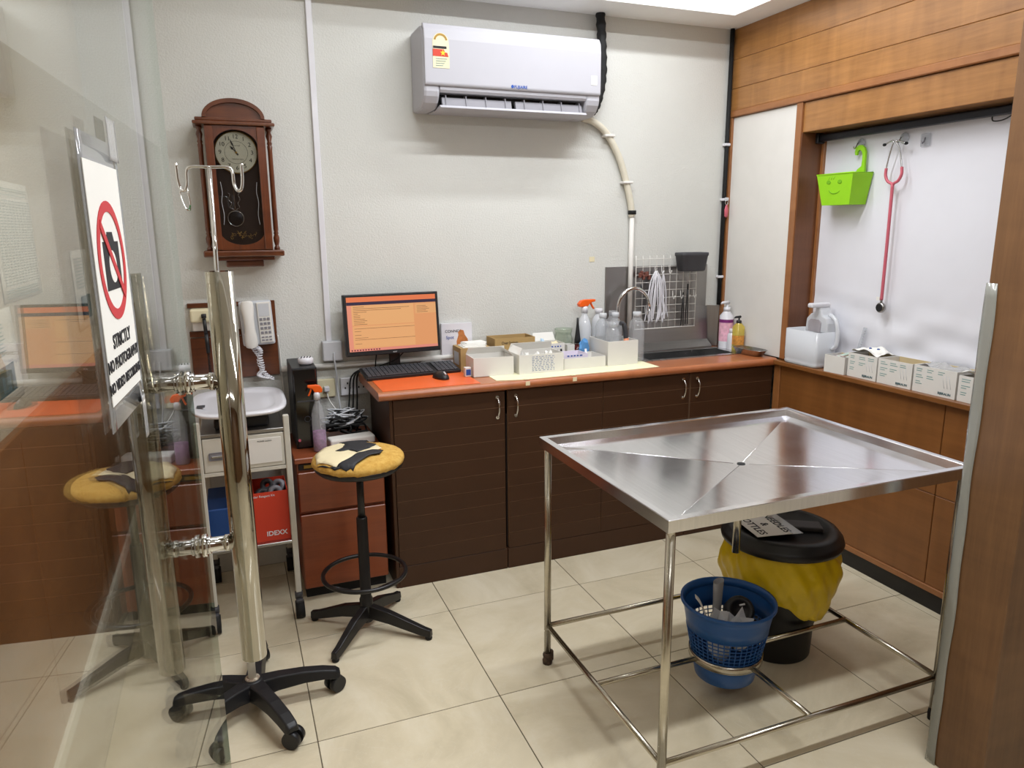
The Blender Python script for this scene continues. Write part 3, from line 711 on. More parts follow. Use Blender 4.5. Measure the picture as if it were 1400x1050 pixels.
t = thing('hanging_basket', 'dark grey plastic basket hooked on the top corner of the rack', 'basket', (2.175, .05, 1.315))
bm = BM()
prof_o = [(.060, 1.316), (.066, 1.322), (.076, 1.395), (.080, 1.398), (.080, 1.412), (.077, 1.414), (.074, 1.41), (.062, 1.326), (.001, 1.324)]
lathe(bm, prof_o, 32, (2.172, .045, 0), sx=1.08, sy=.62, sq=.5, capt=True); obj('shell', bm, M['dgrey'], t)
bm = BM(); tube(bm, [(2.13, .092, 1.40), (2.13, .104, 1.408), (2.13, .114, 1.395)], .003, 6); tube(bm, [(2.21, .092, 1.40), (2.21, .104, 1.408), (2.21, .114, 1.395)], .003, 6); obj('hook', bm, M['dgrey'], t)
for k, (x, z0, z1, lab) in enumerate(((2.158, 1.02, 1.20, 'dark thin forceps hanging on the rack, left of the pair'), (2.185, 1.025, 1.245, 'dark thin forceps hanging on the rack, right of the pair'))):
    t = thing('forceps', lab, 'forceps', (x, .09, z0), 'forceps on the rack')
    for s in (-1, 1):
        bm = BM(); tube(bm, [(x+s*.001, .088, z1), (x+s*.005, .088, (z0+z1)/2), (x+s*.007, .088, z0)], .003, 6); obj('blade', bm, M['black_m'], t)
t = thing('clip_bunch', 'bunch of reddish brown clips hung on the left of the wire rack', 'clips', (1.905, .085, 1.28))
for k in range(6):
    bm = BM(); x, z = 1.885+.011*k, 1.30+.012*math.sin(k*2.2); box(bm, x-.006, x+.006, .08, .10, z-.014, z+.012, .003, rz=.4*math.sin(k*3)); obj('clip', bm, mat('clip_brown', S(112, 66, 56), .5) if k == 0 else bpy.data.materials['clip_brown'], t)
t = thing('nail_clipper', 'small black handled clipper hanging on the wire rack', 'clipper', (1.905, .09, 1.215))
bm = BM(); tube(bm, [(1.895, .095, 1.245), (1.902, .09, 1.21)], .005, 8); obj('handle', bm, M['black'], t)
bm = BM(); tube(bm, [(1.893, .096, 1.245), (1.890, .098, 1.285)], .002, 6); obj('blade', bm, M['chrome'], t)
# ================================================================== THINGS ON THE WORKTOP
CZ = CT+.0006
bm = BM(); box(bm, .418, .845, -.335, -.01, CT+.0002, CT+.0018); tag(obj('orange_layer', bm, M['orange_gloss']), 'thin glossy orange layer on the left end of the worktop', 'mat')  # thin flat box in glossy orange
t = thing('shelf_liner', 'pale yellow paper sheet taped along the worktop under the boxes', 'liner', (1.38, -.2, CT))
bm = BM(); prism(bm, [(.925, -.315), (1.04, -.342), (1.30, -.338), (1.55, -.335), (1.757, -.32), (1.757, -.03), (.93, .0)], (0, 0, CT+.0003), X, Y, Z*.0015); obj('sheet', bm, mat('liner_yellow', S(238, 234, 196), .6), t)
for x in (1.055, 1.285):
    bm = BM(); box(bm, x-.01, x+.01, -.3642, -.3632, .868, CT-.004); box(bm, x-.01, x+.01, -.352, -.325, CT+.002, CT+.0028); obj('tape', bm, M['skin'], t)
LZ = CT+.0022
def carton(nm, label, x0, x1, y0, y1, h, m_out, m_in, rz=0, z=LZ, flaps=(), wall=.003, grp=None, cat='box', lid=False):
    t = thing(nm, label, cat, ((x0+x1)/2, (y0+y1)/2, z), grp)
    cc = ((x0+x1)/2, (y0+y1)/2, 0)
    bm = BM()
    for a in ((x0, x1, y0, y0+wall), (x0, x1, y1-wall, y1), (x0, x0+wall, y0+wall, y1-wall), (x1-wall, x1, y0+wall, y1-wall)): box(bm, a[0], a[1], a[2], a[3], z, z+h, 0, rz=rz, c=cc)
    box(bm, x0+wall, x1-wall, y0+wall, y1-wall, z, z+wall, 0, rz=rz, c=cc)
    if lid: box(bm, x0, x1, y0, y1, z+h, z+h+wall, 0, rz=rz, c=cc)
    obj('shell', bm, m_out, t)
    for (sd, L, ang) in flaps:                          # open lid flaps, hinged on a top edge
        bm = BM(); a = math.radians(ang)
        if sd in 'fb':
            yy = y0 if sd == 'f' else y1; s = -1 if sd == 'f' else 1
            vs = prism(bm, [(x0, 0), (x1, 0), (x1-.008, 1), (x0+.008, 1)], (0, yy, z+h), X, Y*s*L*math.cos(a)+Z*L*math.sin(a), Z*.0015)
        else:
            xx = x0 if sd == 'l' else x1; s = -1 if sd == 'l' else 1
            vs = prism(bm, [(y0, 0), (y1, 0), (y1-.008, 1), (y0+.008, 1)], (xx, 0, z+h), Y, X*s*L*math.cos(a)+Z*L*math.sin(a), Z*.0015)
        if rz: bmesh.ops.rotate(bm, verts=vs, cent=cc, matrix=Matrix.Rotation(rz, 3, 'Z'))
        obj('flap', bm, m_in, t)
    return t
def printlines(t, x0, x1, y, z1, rows, step, h, m_, gaps=.7):
    bm = BM()
    for k in range(rows):
        a = x0
        while a < x1-.004:
            w_ = min(random.uniform(.006, .02), x1-a); box(bm, a, a+w_*gaps, y-.0006, y, z1-k*step-h, z1-k*step); a += w_+.003
        if random.random() < .15: continue
    o = obj('print', bm, m_, t); o['kind'] = 'stuff'; return o
crumple_m = M['paper']
def crumple(nm, label, cat, c, r, m_, seed, sz=.7, grp=None):
    rnd = random.Random(seed); bm = BM()
    bmesh.ops.create_icosphere(bm, subdivisions=2, radius=1)
    for v in bm.verts:
        k = rnd.uniform(.62, 1.08); v.co = Vector((c[0]+v.co.x*r[0]*k, c[1]+v.co.y*r[1]*k, c[2]+r[2]+v.co.z*r[2]*(k if v.co.z > -.5 else .95)))
    return tag(obj(nm, bm, m_), label, cat, grp)
# front row
t = carton('carton', 'plain white open carton with lid folded up, leftmost in the front row of boxes', .858, 1.048, -.215, -.085, .085, M['white_m'], M['paper'], rz=-.04, z=CT+.0022, flaps=(('b', .035, 120), ('r', .03, 130)))
bm = BM(); box(bm, .822, .852, -.19, -.165, CT+.0022, CT+.045, .002); tb = tag(obj('medicine_box', bm, M['white_m']), 'tiny white box with blue print standing left of the plain white carton', 'box')
bm = BM(); box(bm, .826, .848, -.1912, -.190, CT+.010, CT+.036); o = obj('print', bm, M['inkb'], tb)
t = carton('carton', 'open white carton with blue printed text in the middle of the front row', 1.066, 1.290, -.235, -.095, .088, M['white_m'], M['paper'], flaps=(('l', .035, 120), ('b', .04, 115)))
printlines(t, 1.13, 1.245, -.2352, LZ+.078, 9, .008, .0025, mat('pale_blue_ink', S(120, 134, 170), .8))
for k in range(6):
    crumple('tissue', 'crumpled white tissue in the printed carton, %s from the left' % ORD[k], 'tissue', (1.10+.03*k, -.19+.02*(k % 2), LZ+.004), (.016, .016, .046), M['paper'], 20+k, grp='tissues in the printed carton')
t = carton('tray', 'low plain white card tray at the right end of the front row', 1.302, 1.522, -.215, -.07, .052, M['white_m'], M['paper'], cat='tray')
t = carton('packet', 'open white and lilac packet lying in the low card tray', 1.310, 1.44, -.19, -.085, .062, mat('lilac_white', S(222, 214, 228), .7), M['card_in'], z=LZ+.0035, cat='packet')
printlines(t, 1.33, 1.42, -.1902, LZ+.062, 1, .01, .006, M['inkb'])
bm = BM(); tube(bm, [(1.455, -.15, LZ+.0093), (1.462, -.12, LZ+.075)], .006, 8); tag(obj('plastic_tube', bm, M['white']), 'small white tube leaning in the low card tray', 'tube')
# clear plastic bin with bottles
t = carton('plastic_bin', 'tall translucent white plastic bin holding empty bottles', 1.535, 1.700, -.215, -.02, .118, M['white_m'], M['paper'], cat='bin', wall=.004)
def bottle(nm, label, c, r, h, m_, capm=None, neck=.35, grp=None, cat='bottle', sq=0, shoulder=.72, cap_h=.02, liquid=None, rz=0):
    t = thing(nm, label, cat, c, grp)
    bm = BM(); hs = h*shoulder; hn = h-cap_h
    lathe(bm, [(r*.92, 0), (r, .006), (r, hs*.5), (r*.98, hs), (r*.8, hs+(hn-hs)*.45), (r*neck*1.05, hs+(hn-hs)*.85), (r*neck, hn)], 24, c, sq=sq, rz=rz); obj('body', bm, m_, t)
    if capm:
        bm = BM(); lathe(bm, [(r*neck*1.25, hn-.004), (r*neck*1.25, h-.002), (r*neck*1.1, h)], 18, c); obj('cap', bm, capm, t)
    if liquid:
        bm = BM(); lathe(bm, [(r*.9, .003), (r*.96, .008), (r*.96, hs*liquid[0])], 24, c, sq=sq, rz=rz); obj('liquid', bm, liquid[1], t)
    return t
bottle('bottle', 'tall clear plastic bottle with milky cap standing right of the plastic bin', (1.744, -.125, LZ), .040, .245, M['clear'], M['milky'], .42, 'empty clear bottles')
bottle('bottle', 'clear bottle with wide white screw top at the front of the plastic bin', (1.583, -.170, LZ+.0045), .039, .205, M['clear'], M['clear'], .62, 'empty clear bottles')
bottle('bottle', 'clear rounded bottle behind the front one in the plastic bin', (1.583, -.068, LZ+.0045), .038, .235, M['clear'], M['milky'], .4, 'empty clear bottles')
bottle('bottle', 'clear bottle at the right rear of the plastic bin', (1.655, -.065, LZ+.0045), .036, .235, M['clear'], M['milky'], .42, 'empty clear bottles')
bottle('bottle', 'clear bottle standing behind the plastic bin near the splashback', (1.688, .022, CZ), .036, .240, M['clear'], M['clear'], .45, 'empty clear bottles')
bottle('bottle', 'hazy bottle with white cap against the wall behind the bin', (1.625, .055, CZ), .036, .250, M['milky'], M['white'], .45, 'empty clear bottles')
t = thing('brush', 'brush with curved grey and orange handle standing in the plastic bin', 'brush', (1.662, -.165, LZ+.0045))
bm = BM(); tube(bm, spl([(1.665, -.165, LZ+.0095), (1.662, -.165, .98), (1.655, -.167, 1.05), (1.643, -.168, 1.085), (1.625, -.17, 1.09)], 6), [.009]*9+[.012]*9+[.010]*7, 10); obj('handle', bm, M['dgrey'], t)
bm = BM(); tube(bm, [(1.662, -.166, .97), (1.661, -.166, 1.015)], .0125, 12); obj('grip', bm, mat('grip_orange', S(222, 140, 100), .5), t)
# spray bottle with orange trigger
def sprayer(label, c, h, m_, r=.035, liquid=None, k=1.0, dirx=1):
    t = thing('spray_bottle', label, 'spray bottle', c, 'spray bottles')
    x, y, z = c
    bm = BM(); lathe(bm, [(r*.93, 0), (r, .006), (r, h*.55), (r*.75, h*.66), (r*.42, h*.74), (r*.36, h*.80)], 20, c); obj('body', bm, m_, t)
    if liquid:
        bm = BM(); lathe(bm, [(r*.9, .003), (r*.95, .008), (r*.95, h*.3)], 20, c); obj('liquid', bm, liquid, t)
    bm = BM(); lathe(bm, [(r*.48, h*.78), (r*.48, h*.86), (r*.36, h*.89)], 16, c); obj('collar', bm, M['white'], t)
    bm = BM()
    prism(bm, [(-.026*k, h*.88), (-.030*k, h*.93), (-.018*k, h*.985), (.0, h), (.045*k, h), (.045*k, h*.965), (.022*k, h*.945), (.012*k, h*.89)], (x, y-.011*k, z), X*dirx, Z, Y*.022*k); obj('head', bm, M['orange'], t, bevel=.003)
    bm = BM(); tube(bm, spl([(x+dirx*.026*k, y, z+h*.955), (x+dirx*.032*k, y, z+h*.90), (x+dirx*.042*k, y, z+h*.84)], 5), .0045*k, 8); obj('trigger', bm, M['orange'], t)
    return t
sprayer('white spray bottle with orange trigger head behind the clear bottles', (1.538, .045, CZ), .300, M['milky'], .036, k=1.25)
# back row
t = carton('carton', 'cardboard carton with papers piled on it beside the monitor', .855, 1.005, -.02, .105, .100, M['card'], M['card_in'], z=CZ, lid=True)
bm = BM(); prism(bm, [(0, 0), (.075, 0), (.075, .06), (0, .06)], (.8545, .085, CZ+.02), -Y, Z, X*-.0006); obj('label_sticker', bm, M['grey_l'], t)
text(t, 'lettering', 'SYRINGE', .012, (.93, -.0206, CZ+.085), X, Z, M['ink'])
for k in range(5):
    bm = BM(); box(bm, .87+.006*k, .985+.004*k, -.015+.01*k, .075+.004*k, CZ+.1036+.0035*k, CZ+.1066+.0035*k, 0, rz=.15*math.sin(k*2.1)); tag(obj('leaflet', bm, M['paper']), 'white leaflet on the carton beside the monitor, %s from the bottom of the pile' % ORD[k], 'leaflet', 'leaflets on the carton')
t = carton('product_box', 'white box with puppy picture standing against the wall by the monitor', .800, .955, .107, .1285, .205, M['white'], M['white'], z=CZ, lid=True)
text(t, 'lettering', 'CONNEX', .019, (.858, .1062, CZ+.170), X, Z, M['ink']); text(t, 'lettering', 'Spot', .022, (.842, .1062, CZ+.140), X, Z, M['inkb'], sx=1.0)
bm = BM(); prism(bm, [(-.028, -.04), (-.03, -.01), (-.02, .02), (-.022, .035), (-.01, .046), (.006, .042), (.012, .02), (.026, .0), (.032, -.03), (.022, -.04)], (.905, .1064, CZ+.13), X, Z, Y*-.0006); obj('puppy_picture', bm, M['puppy'], t)
t = carton('carton', 'large open brown cardboard carton against the back wall', 1.035, 1.245, .0, .122, .135, M['card'], M['card_in'], z=CZ, wall=.004)
text(t, 'lettering', 'Over Syringe', .020, (1.112, -.0006, CZ+.112), X, Z, M['ink'], sx=.8)
t = carton('carton', 'white printed carton behind the front row right of the brown carton', 1.262, 1.388, -.04, .075, .100, M['white_m'], M['paper'], z=CZ, flaps=(('b', .04, 70),))
text(t, 'lettering', 'B.BRAUN', .017, (1.315, -.0408, CZ+.062), X, Z, M['ink'], bold=.0006); printlines(t, 1.29, 1.37, -.0402, CZ+.088, 1, .01, .006, M['inkb'])
bm = BM(); prism(bm, [(-.008, -.012), (.008, -.012), (.004, .012), (-.004, .012)], (1.368, -.0404, CZ+.06), X, Z, Y*-.0006); obj('emblem', bm, M['ink'], t)
crumple('plastic_wrap', 'crumpled pale blue wrapper in the white printed carton', 'wrapper', (1.295, .01, CZ+.004), (.024, .03, .062), mat('pale_blue_wrap', S(176, 204, 226), .4), 3)
crumple('paper_wad', 'crumpled tan paper in the white printed carton', 'paper', (1.345, .01, CZ+.004), (.036, .035, .055), M['skin'], 4)
t = thing('jar', 'empty clear glass jar against the back wall', 'jar', (1.435, .095, CZ))
bm = BM(); lathe(bm, [(.047, 0), (.051, .01), (.051, .10), (.044, .122), (.044, .135), (.048, .138), (.048, .152)], 24, (1.437, .080, CZ), sx=.95, sy=.85, capt=False); obj('glass', bm, M['jar'], t, solid=.002)
bm = BM(); tube(bm, [(1.437+.0456*math.cos(a*math.pi/14), .080+.0408*math.sin(a*math.pi/14), CZ+.152) for a in range(28)], .003, 6, True); obj('rim', bm, M['jar'], t)
t = carton('carton', 'small white carton with black script beside the syrup bottle', 1.412, 1.452, -.02, .030, .085, M['white_m'], M['paper'], z=CZ)
t = bottle('syrup_bottle', 'dark red syrup bottle with tall black nozzle', (1.478, .0, CZ), .024, .095, M['liquid'], None, .55, shoulder=.85)
bm = BM(); lathe(bm, [(.016, .088), (.016, .105), (.013, .125), (.006, .185), (.0055, .215)], 16, (1.478, .0, CZ)); obj('nozzle', bm, M['black'], t)
crumple('wrapper', 'crumpled bright blue plastic wrapper by the syrup bottle', 'wrapper', (1.492, -.046, CZ+.002), (.036, .022, .065), mat('blue_wrap', S(92, 150, 206), .35), 9)
# ---- computer
t = thing('monitor', 'black computer monitor showing an orange tinted web page', 'monitor', (.555, .045, CT))
tilt = math.radians(-6); U_ = Vector((math.cos(math.radians(3)), math.sin(math.radians(3)), 0)); V_ = (Z*math.cos(tilt)-Vector((-U_.y, U_.x, 0))*math.sin(tilt)).normalized(); N_ = U_.cross(V_)   # N_ faces the room (-Y)
MO = Vector((.552, .035, 1.124))
def mpt(a, b_, c=0): return MO+U_*a+V_*b_+N_*c
def mplate(bm, a0, a1, b0_, b1_, c0, c1): return prism(bm, [(a0, b0_), (a1, b0_), (a1, b1_), (a0, b1_)], MO+N_*c0, U_, V_, N_*(c1-c0))
bm = BM(); mplate(bm, -.222, .222, -.139, .139, -.034, .0); obj('housing', bm, M['black'], t, bevel=.004)
def scr(nm, col, e):
    mt, nt, b = nodes_of(nm); b.inputs['Base Color'].default_value = (.01, .01, .01, 1); b.inputs['Roughness'].default_value = .35
    b.inputs['Emission Color'].default_value = S(*col); b.inputs['Emission Strength'].default_value = e*1.5; return mt
bm = BM(); mplate(bm, -.208, .208, -.118, .126, .0003, .0012); sc = obj('screen', bm, scr('screen_orange', (246, 168, 110), .62), t)
for a0, a1, b0_, b1_, col in ((-.208, .208, .104, .126, (250, 130, 78)), (-.208, .208, .090, .104, (44, 26, 60)), (-.208, -.188, -.118, .09, (250, 158, 130)), (.108, .208, .040, .085, (248, 182, 120)), (-.188, .100, .0, .088, (252, 186, 122)), (-.188, .100, -.104, -.004, (252, 184, 122)), (-.208, .208, -.118, -.106, (244, 150, 132))):
    bm = BM(); mplate(bm, a0, a1, b0_, b1_, .0012, .0016); obj('page_block', bm, scr('scr%d_%d' % (col[1], col[2]), col, .62), sc)
bm = BM()
for k in range(11):
    L = [.05, .26, .22, .06, .02, .03, .03, .05, .06, .05, .06][k]; mplate(bm, -.180, -.180+L, .081-k*.0078, .0826-k*.0078, .0017, .0019)
for zz, L in ((-.016, .28), (-.028, .03), (-.045, .03), (-.058, .06), (-.066, .28), (-.084, .03)): mplate(bm, -.180, -.180+L, zz, zz+.0014, .0017, .0019)
for k in range(5): mplate(bm, .116, .16+.008*(k % 3), .074-k*.007, .0755-k*.007, .0017, .0019)
obj('page_text', bm, scr('screen_text', (150, 78, 40), .3), sc)
bm = BM()
for k in range(11): mplate(bm, -.200+k*.0125, -.194+k*.0125, -.115, -.109, .0017, .0019)
obj('taskbar_icons', bm, scr('screen_icons', (150, 40, 60), .3), sc)
text(t, 'lettering', 'acer', .011, mpt(0, -.129, .0006), U_, V_, M['grey_l'])
bm = BM(); box(bm, .535, .585, .066, .084, .905, 1.10, .003); obj('neck', bm, M['black'], t)
bm = BM(); box(bm, .465, .655, .062, .127, CT+.0003, .904, .006, 2); obj('foot', bm, M['black'], t)
bm = BM(); tube(bm, spl([(.47, .03, 1.0), (.466, .05, .95), (.47, .09, .90)], 6), .003, 6); tube(bm, spl([(.60, .04, .99), (.56, .06, .95), (.49, .09, .92)], 6), .003, 6); obj('cable', bm, M['black_r'], t)
t = thing('keyboard', 'black keyboard at the left end of the worktop', 'keyboard', (.60, -.075, CT+.0018))
kc = Vector((.612, -.020, CT+.0145)); ku = Vector((math.cos(.07), math.sin(.07), 0)); kv0 = Vector((-ku.y, ku.x, 0)); kv = (kv0*math.cos(.16)+Z*math.sin(.16)).normalized(); kn = ku.cross(kv)
def kpl(bm, a0, a1, b0_, b1_, c0, c1): return prism(bm, [(a0, b0_), (a1, b0_), (a1, b1_), (a0, b1_)], kc+kn*c0, ku, kv, kn*(c1-c0))
bm = BM(); kpl(bm, -.222, .222, -.070, .072, -.002, .012); obj('case', bm, M['black'], t, bevel=.003)
bm = BM(); kpl(bm, -.20, .20, .052, .066, -.016, -.002); obj('feet', bm, M['black'], t)
bm = BM()
for r_ in range(6):
    for c_ in range(21):
        if c_ in (15,): continue
        if r_ == 0 and 3 < c_ < 9: continue
        a = -.214+c_*.0204; kpl(bm, a, a+.0172, -.060+r_*.0205, -.0428+r_*.0205, .0125, .0165)
    if r_ == 0: kpl(bm, -.132, -.034, -.060, -.0428, .0125, .0165)
obj('keys', bm, M['dgrey'], t)['kind'] = 'stuff'
t = thing('mouse', 'small black mouse on the orange layer in front of the keyboard', 'mouse', (.715, -.165, CT+.002))
bm = BM(); bmesh.ops.create_uvsphere(bm, u_segments=20, v_segments=12, radius=1)
for v in bm.verts: v.co = Vector((.715+v.co.x*.030-v.co.y*.012, -.165+v.co.y*.055+v.co.x*.006, CT+.002+max(0, v.co.z)*.032))
obj('body', bm, M['black'], t, smooth=True)
bm = BM(); tube(bm, [(.7255, -.21, CT+.025), (.722, -.190, CT+.033)], .004, 8); obj('wheel', bm, M['grey_l'], t)
bm = BM(); box(bm, .69, .80, .068, .112, CT+.0008, CT+.035, .006, rz=.1); tag(obj('document_pouch', bm, M['bagfilm']), 'clear plastic pouch lying behind the keyboard', 'pouch')
# soap corner
def pump(label, c, r, h, m_, capm, bands=(), sq=0):
    t = thing('pump_bottle', label, 'pump bottle', c); x, y, z = c
    bm = BM(); lathe(bm, [(r*.95, 0), (r, .006), (r, h*.70), (r*.45, h*.80), (r*.4, h*.84)], 22, c, sq=sq); obj('body', bm, m_, t)
    for (z0, z1, m2) in bands:
        bm = BM(); lathe(bm, [(r*1.012, h*z0), (r*1.012, h*z1)], 22, c, sq=sq, capb=False, capt=False); obj('label_band', bm, m2, t)
    bm = BM(); lathe(bm, [(r*.5, h*.80), (r*.5, h*.88), (r*.16, h*.89), (r*.14, h*.96)], 16, c); obj('collar', bm, capm, t)
    bm = BM(); tube(bm, [(x+r*.3, y, z+h*.985), (x-r*.9, y-.004, z+h*.985), (x-r*1.2, y-.006, z+h*.965)], [r*.26, r*.2, r*.12], 10); obj('pump_head', bm, capm, t)
    return t
pk = mat('pink_label', S(232, 178, 196), .6, var=.15, vscale=60); pp_ = mat('purple_label', S(120, 40, 110), .6)
pump('large white pump bottle with pink label at the sink corner', (2.393, .012, CZ), .037, .255, M['white'], M['white'], ((.16, .56, pk), (.56, .63, pp_)))
t = bottle('small_bottle', 'small plain white bottle in front of the large pump bottle', (2.385, -.050, CZ), .019, .115, M['white'], M['white'], .6, sq=.3)
pump('yellow liquid soap bottle with black pump at the sink corner', (2.400, -.085, CZ), .028, .185, M['soap'], M['black'], ((.18, .45, mat('soap_label', S(206, 140, 60), .6, var=.35, vscale=80)),), sq=.2)
t = thing('steel_dish', 'oval steel kidney dish on the worktop end by the wood wall', 'dish', (2.36, -.23, CZ))
bm = BM(); lathe(bm, [(.030, 0), (.040, .002), (.052, .030), (.055, .032), (.052, .034), (.040, .006), (.002, .005)], 28, (2.375, -.215, CZ), sx=.78, sy=1.9, sq=.25, rz=0.1); obj('bowl', bm, M['steel'], t)
# ================================================================== EXAMINATION TABLE
tx0, tx1, ty0, ty1, tz = .803, 1.863, -1.852, -1.068, .852
t = thing('examination_table', 'stainless steel examination table with sunken four-way draining top', 'table', (1.333, -1.46, 0))
cxT, cyT = (tx0+tx1)/2, (ty0+ty1)/2
bm = BM()
def rect(i, z): return _v(bm, [(tx0+i, ty0+i, z), (tx1-i, ty0+i, z), (tx1-i, ty1-i, z), (tx0+i, ty1-i, z)])
loops = [rect(.004, tz-.036), rect(0, tz-.034), rect(0, tz-.002), rect(.002, tz), rect(.020, tz), rect(.022, tz-.002), rect(.027, tz-.026), rect(.045, tz-.027), rect(.045, tz-.030), rect(.022, tz-.036)]
for A, B in zip(loops, loops[1:]):
    for k in range(4): bm.faces.new((A[k], A[(k+1) % 4], B[(k+1) % 4], B[k]))
for k in range(4): bm.faces.new((loops[-1][k], loops[-1][(k+1) % 4], loops[0][(k+1) % 4], loops[0][k]))
obj('rim', bm, M['steel_t'], t)
i_ = .044
cor = [Vector((tx0+i_, ty0+i_, tz-.0268)), Vector((tx1-i_, ty0+i_, tz-.0268)), Vector((tx1-i_, ty1-i_, tz-.0268)), Vector((tx0+i_, ty1-i_, tz-.0268))]
ctr = Vector((cxT, cyT, tz-.046))
for k in range(4):
    a, b_ = cor[k], cor[(k+1) % 4]
    n_ = 12
    def fn(s, q, a=a, b_=b_, k=k):
        e = a.lerp(b_, s); p_ = e.lerp(ctr, q*.985)
        # the two bent edges of each triangle differ slightly in height, which shows as a crease along the diagonal
        bulge = 0
        return p_+Z*bulge
    bm = BM(); grid(bm, fn, n_, 10, smooth=False); obj('top_panel', bm, M['steel_t'], t, solid=.0012)
for k in range(4):
    bm = BM(); tube(bm, [cor[k].lerp(ctr, .04)+Z*.0002, cor[k].lerp(ctr, .5)+Z*.0004, cor[k].lerp(ctr, .96)+Z*.0004], [.0004, .0009, .0013], 6); obj('crease', bm, M['steel_t'], t)
bm = BM(); lathe(bm, [(.013, 0), (.013, .0035)], 20, (cxT, cyT, tz-.0468)); obj('drain_hole', bm, M['black_r'], t)
bm = BM(); tube(bm, [(cxT, cyT, tz-.056), (cxT, cyT, .505)], .0125, 16); obj('drain_pipe', bm, M['steel_leg'], t)
lx, ly = (.826, 1.842), (-1.830, -1.090)
for x in lx:
    for y in ly:
        bm = BM(); tube(bm, [(x, y, .035), (x, y, tz-.034)], .0125, 18); lg = obj('leg', bm, M['steel_leg'], t)
        bm = BM()
        if (x, y) == (lx[0], ly[1]):
            lathe(bm, [(.017, 0), (.019, .012), (.015, .022), (.018, .034), (.014, .044)], 9, (x, y, 0)); box(bm, x+.006, x+.022, y-.008, y+.008, .01, .05, .003)
            obj('foot', bm, torn('rusted_foot', S(52, 42, 36), S(96, 76, 60), 60), lg)
        else:
            lathe(bm, [(.014, 0), (.015, .02), (.0135, .036)], 14, (x, y, 0)); obj('foot', bm, M['black_r'], lg)
rz_ = .150
for a, b_ in (((lx[0], ly[0]), (lx[1], ly[0])), ((lx[0], ly[1]), (lx[1], ly[1])), ((lx[0], ly[0]), (lx[0], ly[1])), ((lx[1], ly[0]), (lx[1], ly[1])),
              ((lx[0], cyT), (cxT-.136, cyT)), ((cxT+.10, cyT), (lx[1], cyT)), ((cxT, ly[0]), (cxT, cyT-.117))):
    bm = BM(); tube(bm, [(a[0], a[1], rz_), (b_[0], b_[1], rz_)], .0092, 14); obj('rail', bm, M['steel_leg'], t)
bm = BM(); lathe(bm, [(.118, -.013), (.1205, -.013), (.1205, .013), (.118, .013), (.118, -.013)], 40, (cxT-.018, cyT, rz_), capb=False, capt=False); obj('basket_ring', bm, M['steel_leg'], t)
# ---- blue basket held in the ring
bkx, cxT = cxT, cxT-.018
t = thing('waste_basket', 'blue perforated plastic waste basket held in the ring under the table', 'basket', (cxT, cyT, .07))
bc = (cxT, cyT, 0)
bm = BM(); lathe(bm, [(.092, .070), (.097, .074), (.105, .115), (.112, .150)], 36, bc, capt=False); obj('base', bm, M['blue'], t, solid=.002)
bm = BM()
rows = 7; n_ = 44; R0, R1, z0_, z1_ = .112, .131, .152, .248
def bp_(i, j):
    R_ = R0+(R1-R0)*j/rows; a = 2*math.pi*i/n_; return Vector((cxT+R_*math.cos(a), cyT+R_*math.sin(a), z0_+(z1_-z0_)*j/rows))
for j in range(rows+1): tube(bm, [bp_(i, j) for i in range(n_)], .0022, 4, True)
for i in range(n_): tube(bm, [bp_(i, 0), bp_(i, rows)], .0024, 4)
obj('lattice', bm, M['blue'], t)
bm = BM(); lathe(bm, [(.131, .248), (.137, .285), (.142, .310), (.148, .330), (.154, .334), (.154, .342), (.148, .342), (.140, .318)], 40, bc, capb=False, capt=False); obj('collar', bm, M['blue'], t, solid=.0015)
crumple('glove', 'crumpled pale latex glove in the blue basket', 'glove', (cxT-.045, cyT-.03, .125), (.055, .05, .115), M['milky'], 31, grp='gloves in the basket')
t = thing('paper_strip', 'white paper strip poking out over the left rim of the blue basket', 'paper', (cxT-.08, cyT-.02, .14))
bm = BM(); pts = spl([(cxT-.04, cyT-.02, .16), (cxT-.075, cyT-.01, .26), (cxT-.108, cyT+.0, .345), (cxT-.125, cyT+.01, .372)], 6)
grid(bm, lambda a, b_: Vector(pts[int(round(a*(len(pts)-1)))])+Vector((.022, .036, 0))*(b_-.5)*(1.6-a), len(pts)-1, 3); obj('strip', bm, M['paper'], t, solid=.0008)
t = thing('paper_cup', 'crushed white paper cup standing up at the back of the blue basket', 'cup', (cxT+.01, cyT+.075, .18))
bm = BM(); lathe(bm, [(.02, .20), (.028, .37)], 16, (cxT+.012, cyT+.07, 0), sy=.5, capt=False, rz=.5); obj('wall', bm, M['bagfilm'], t, solid=.001)
t = thing('black_item', 'round black plastic item lying in the blue basket', 'black item', (cxT+.055, cyT-.02, .25))  # unidentified round black item
bm = BM(); lathe(bm, [(.044, 0), (.048, .006), (.048, .045), (.042, .054), (.030, .054), (.027, .040), (.002, .038)], 28, (cxT+.050, cyT+.012, .275), axis=(-.35, -.7, .62)); obj('body', bm, M['black'], t)
bm = BM(); tube(bm, [(cxT+.020, cyT-.032, .330), (cxT+.034, cyT-.042, .336)], .003, 6); obj('painted_highlight', bm, M['white'], t)  # white sliver modelled as a highlight on the black item
crumple('wrapper', 'crumpled clear wrapper at the front of the blue basket', 'wrapper', (cxT+.0, cyT-.07, .185), (.05, .035, .08), M['milky'], 33)
cxT = bkx
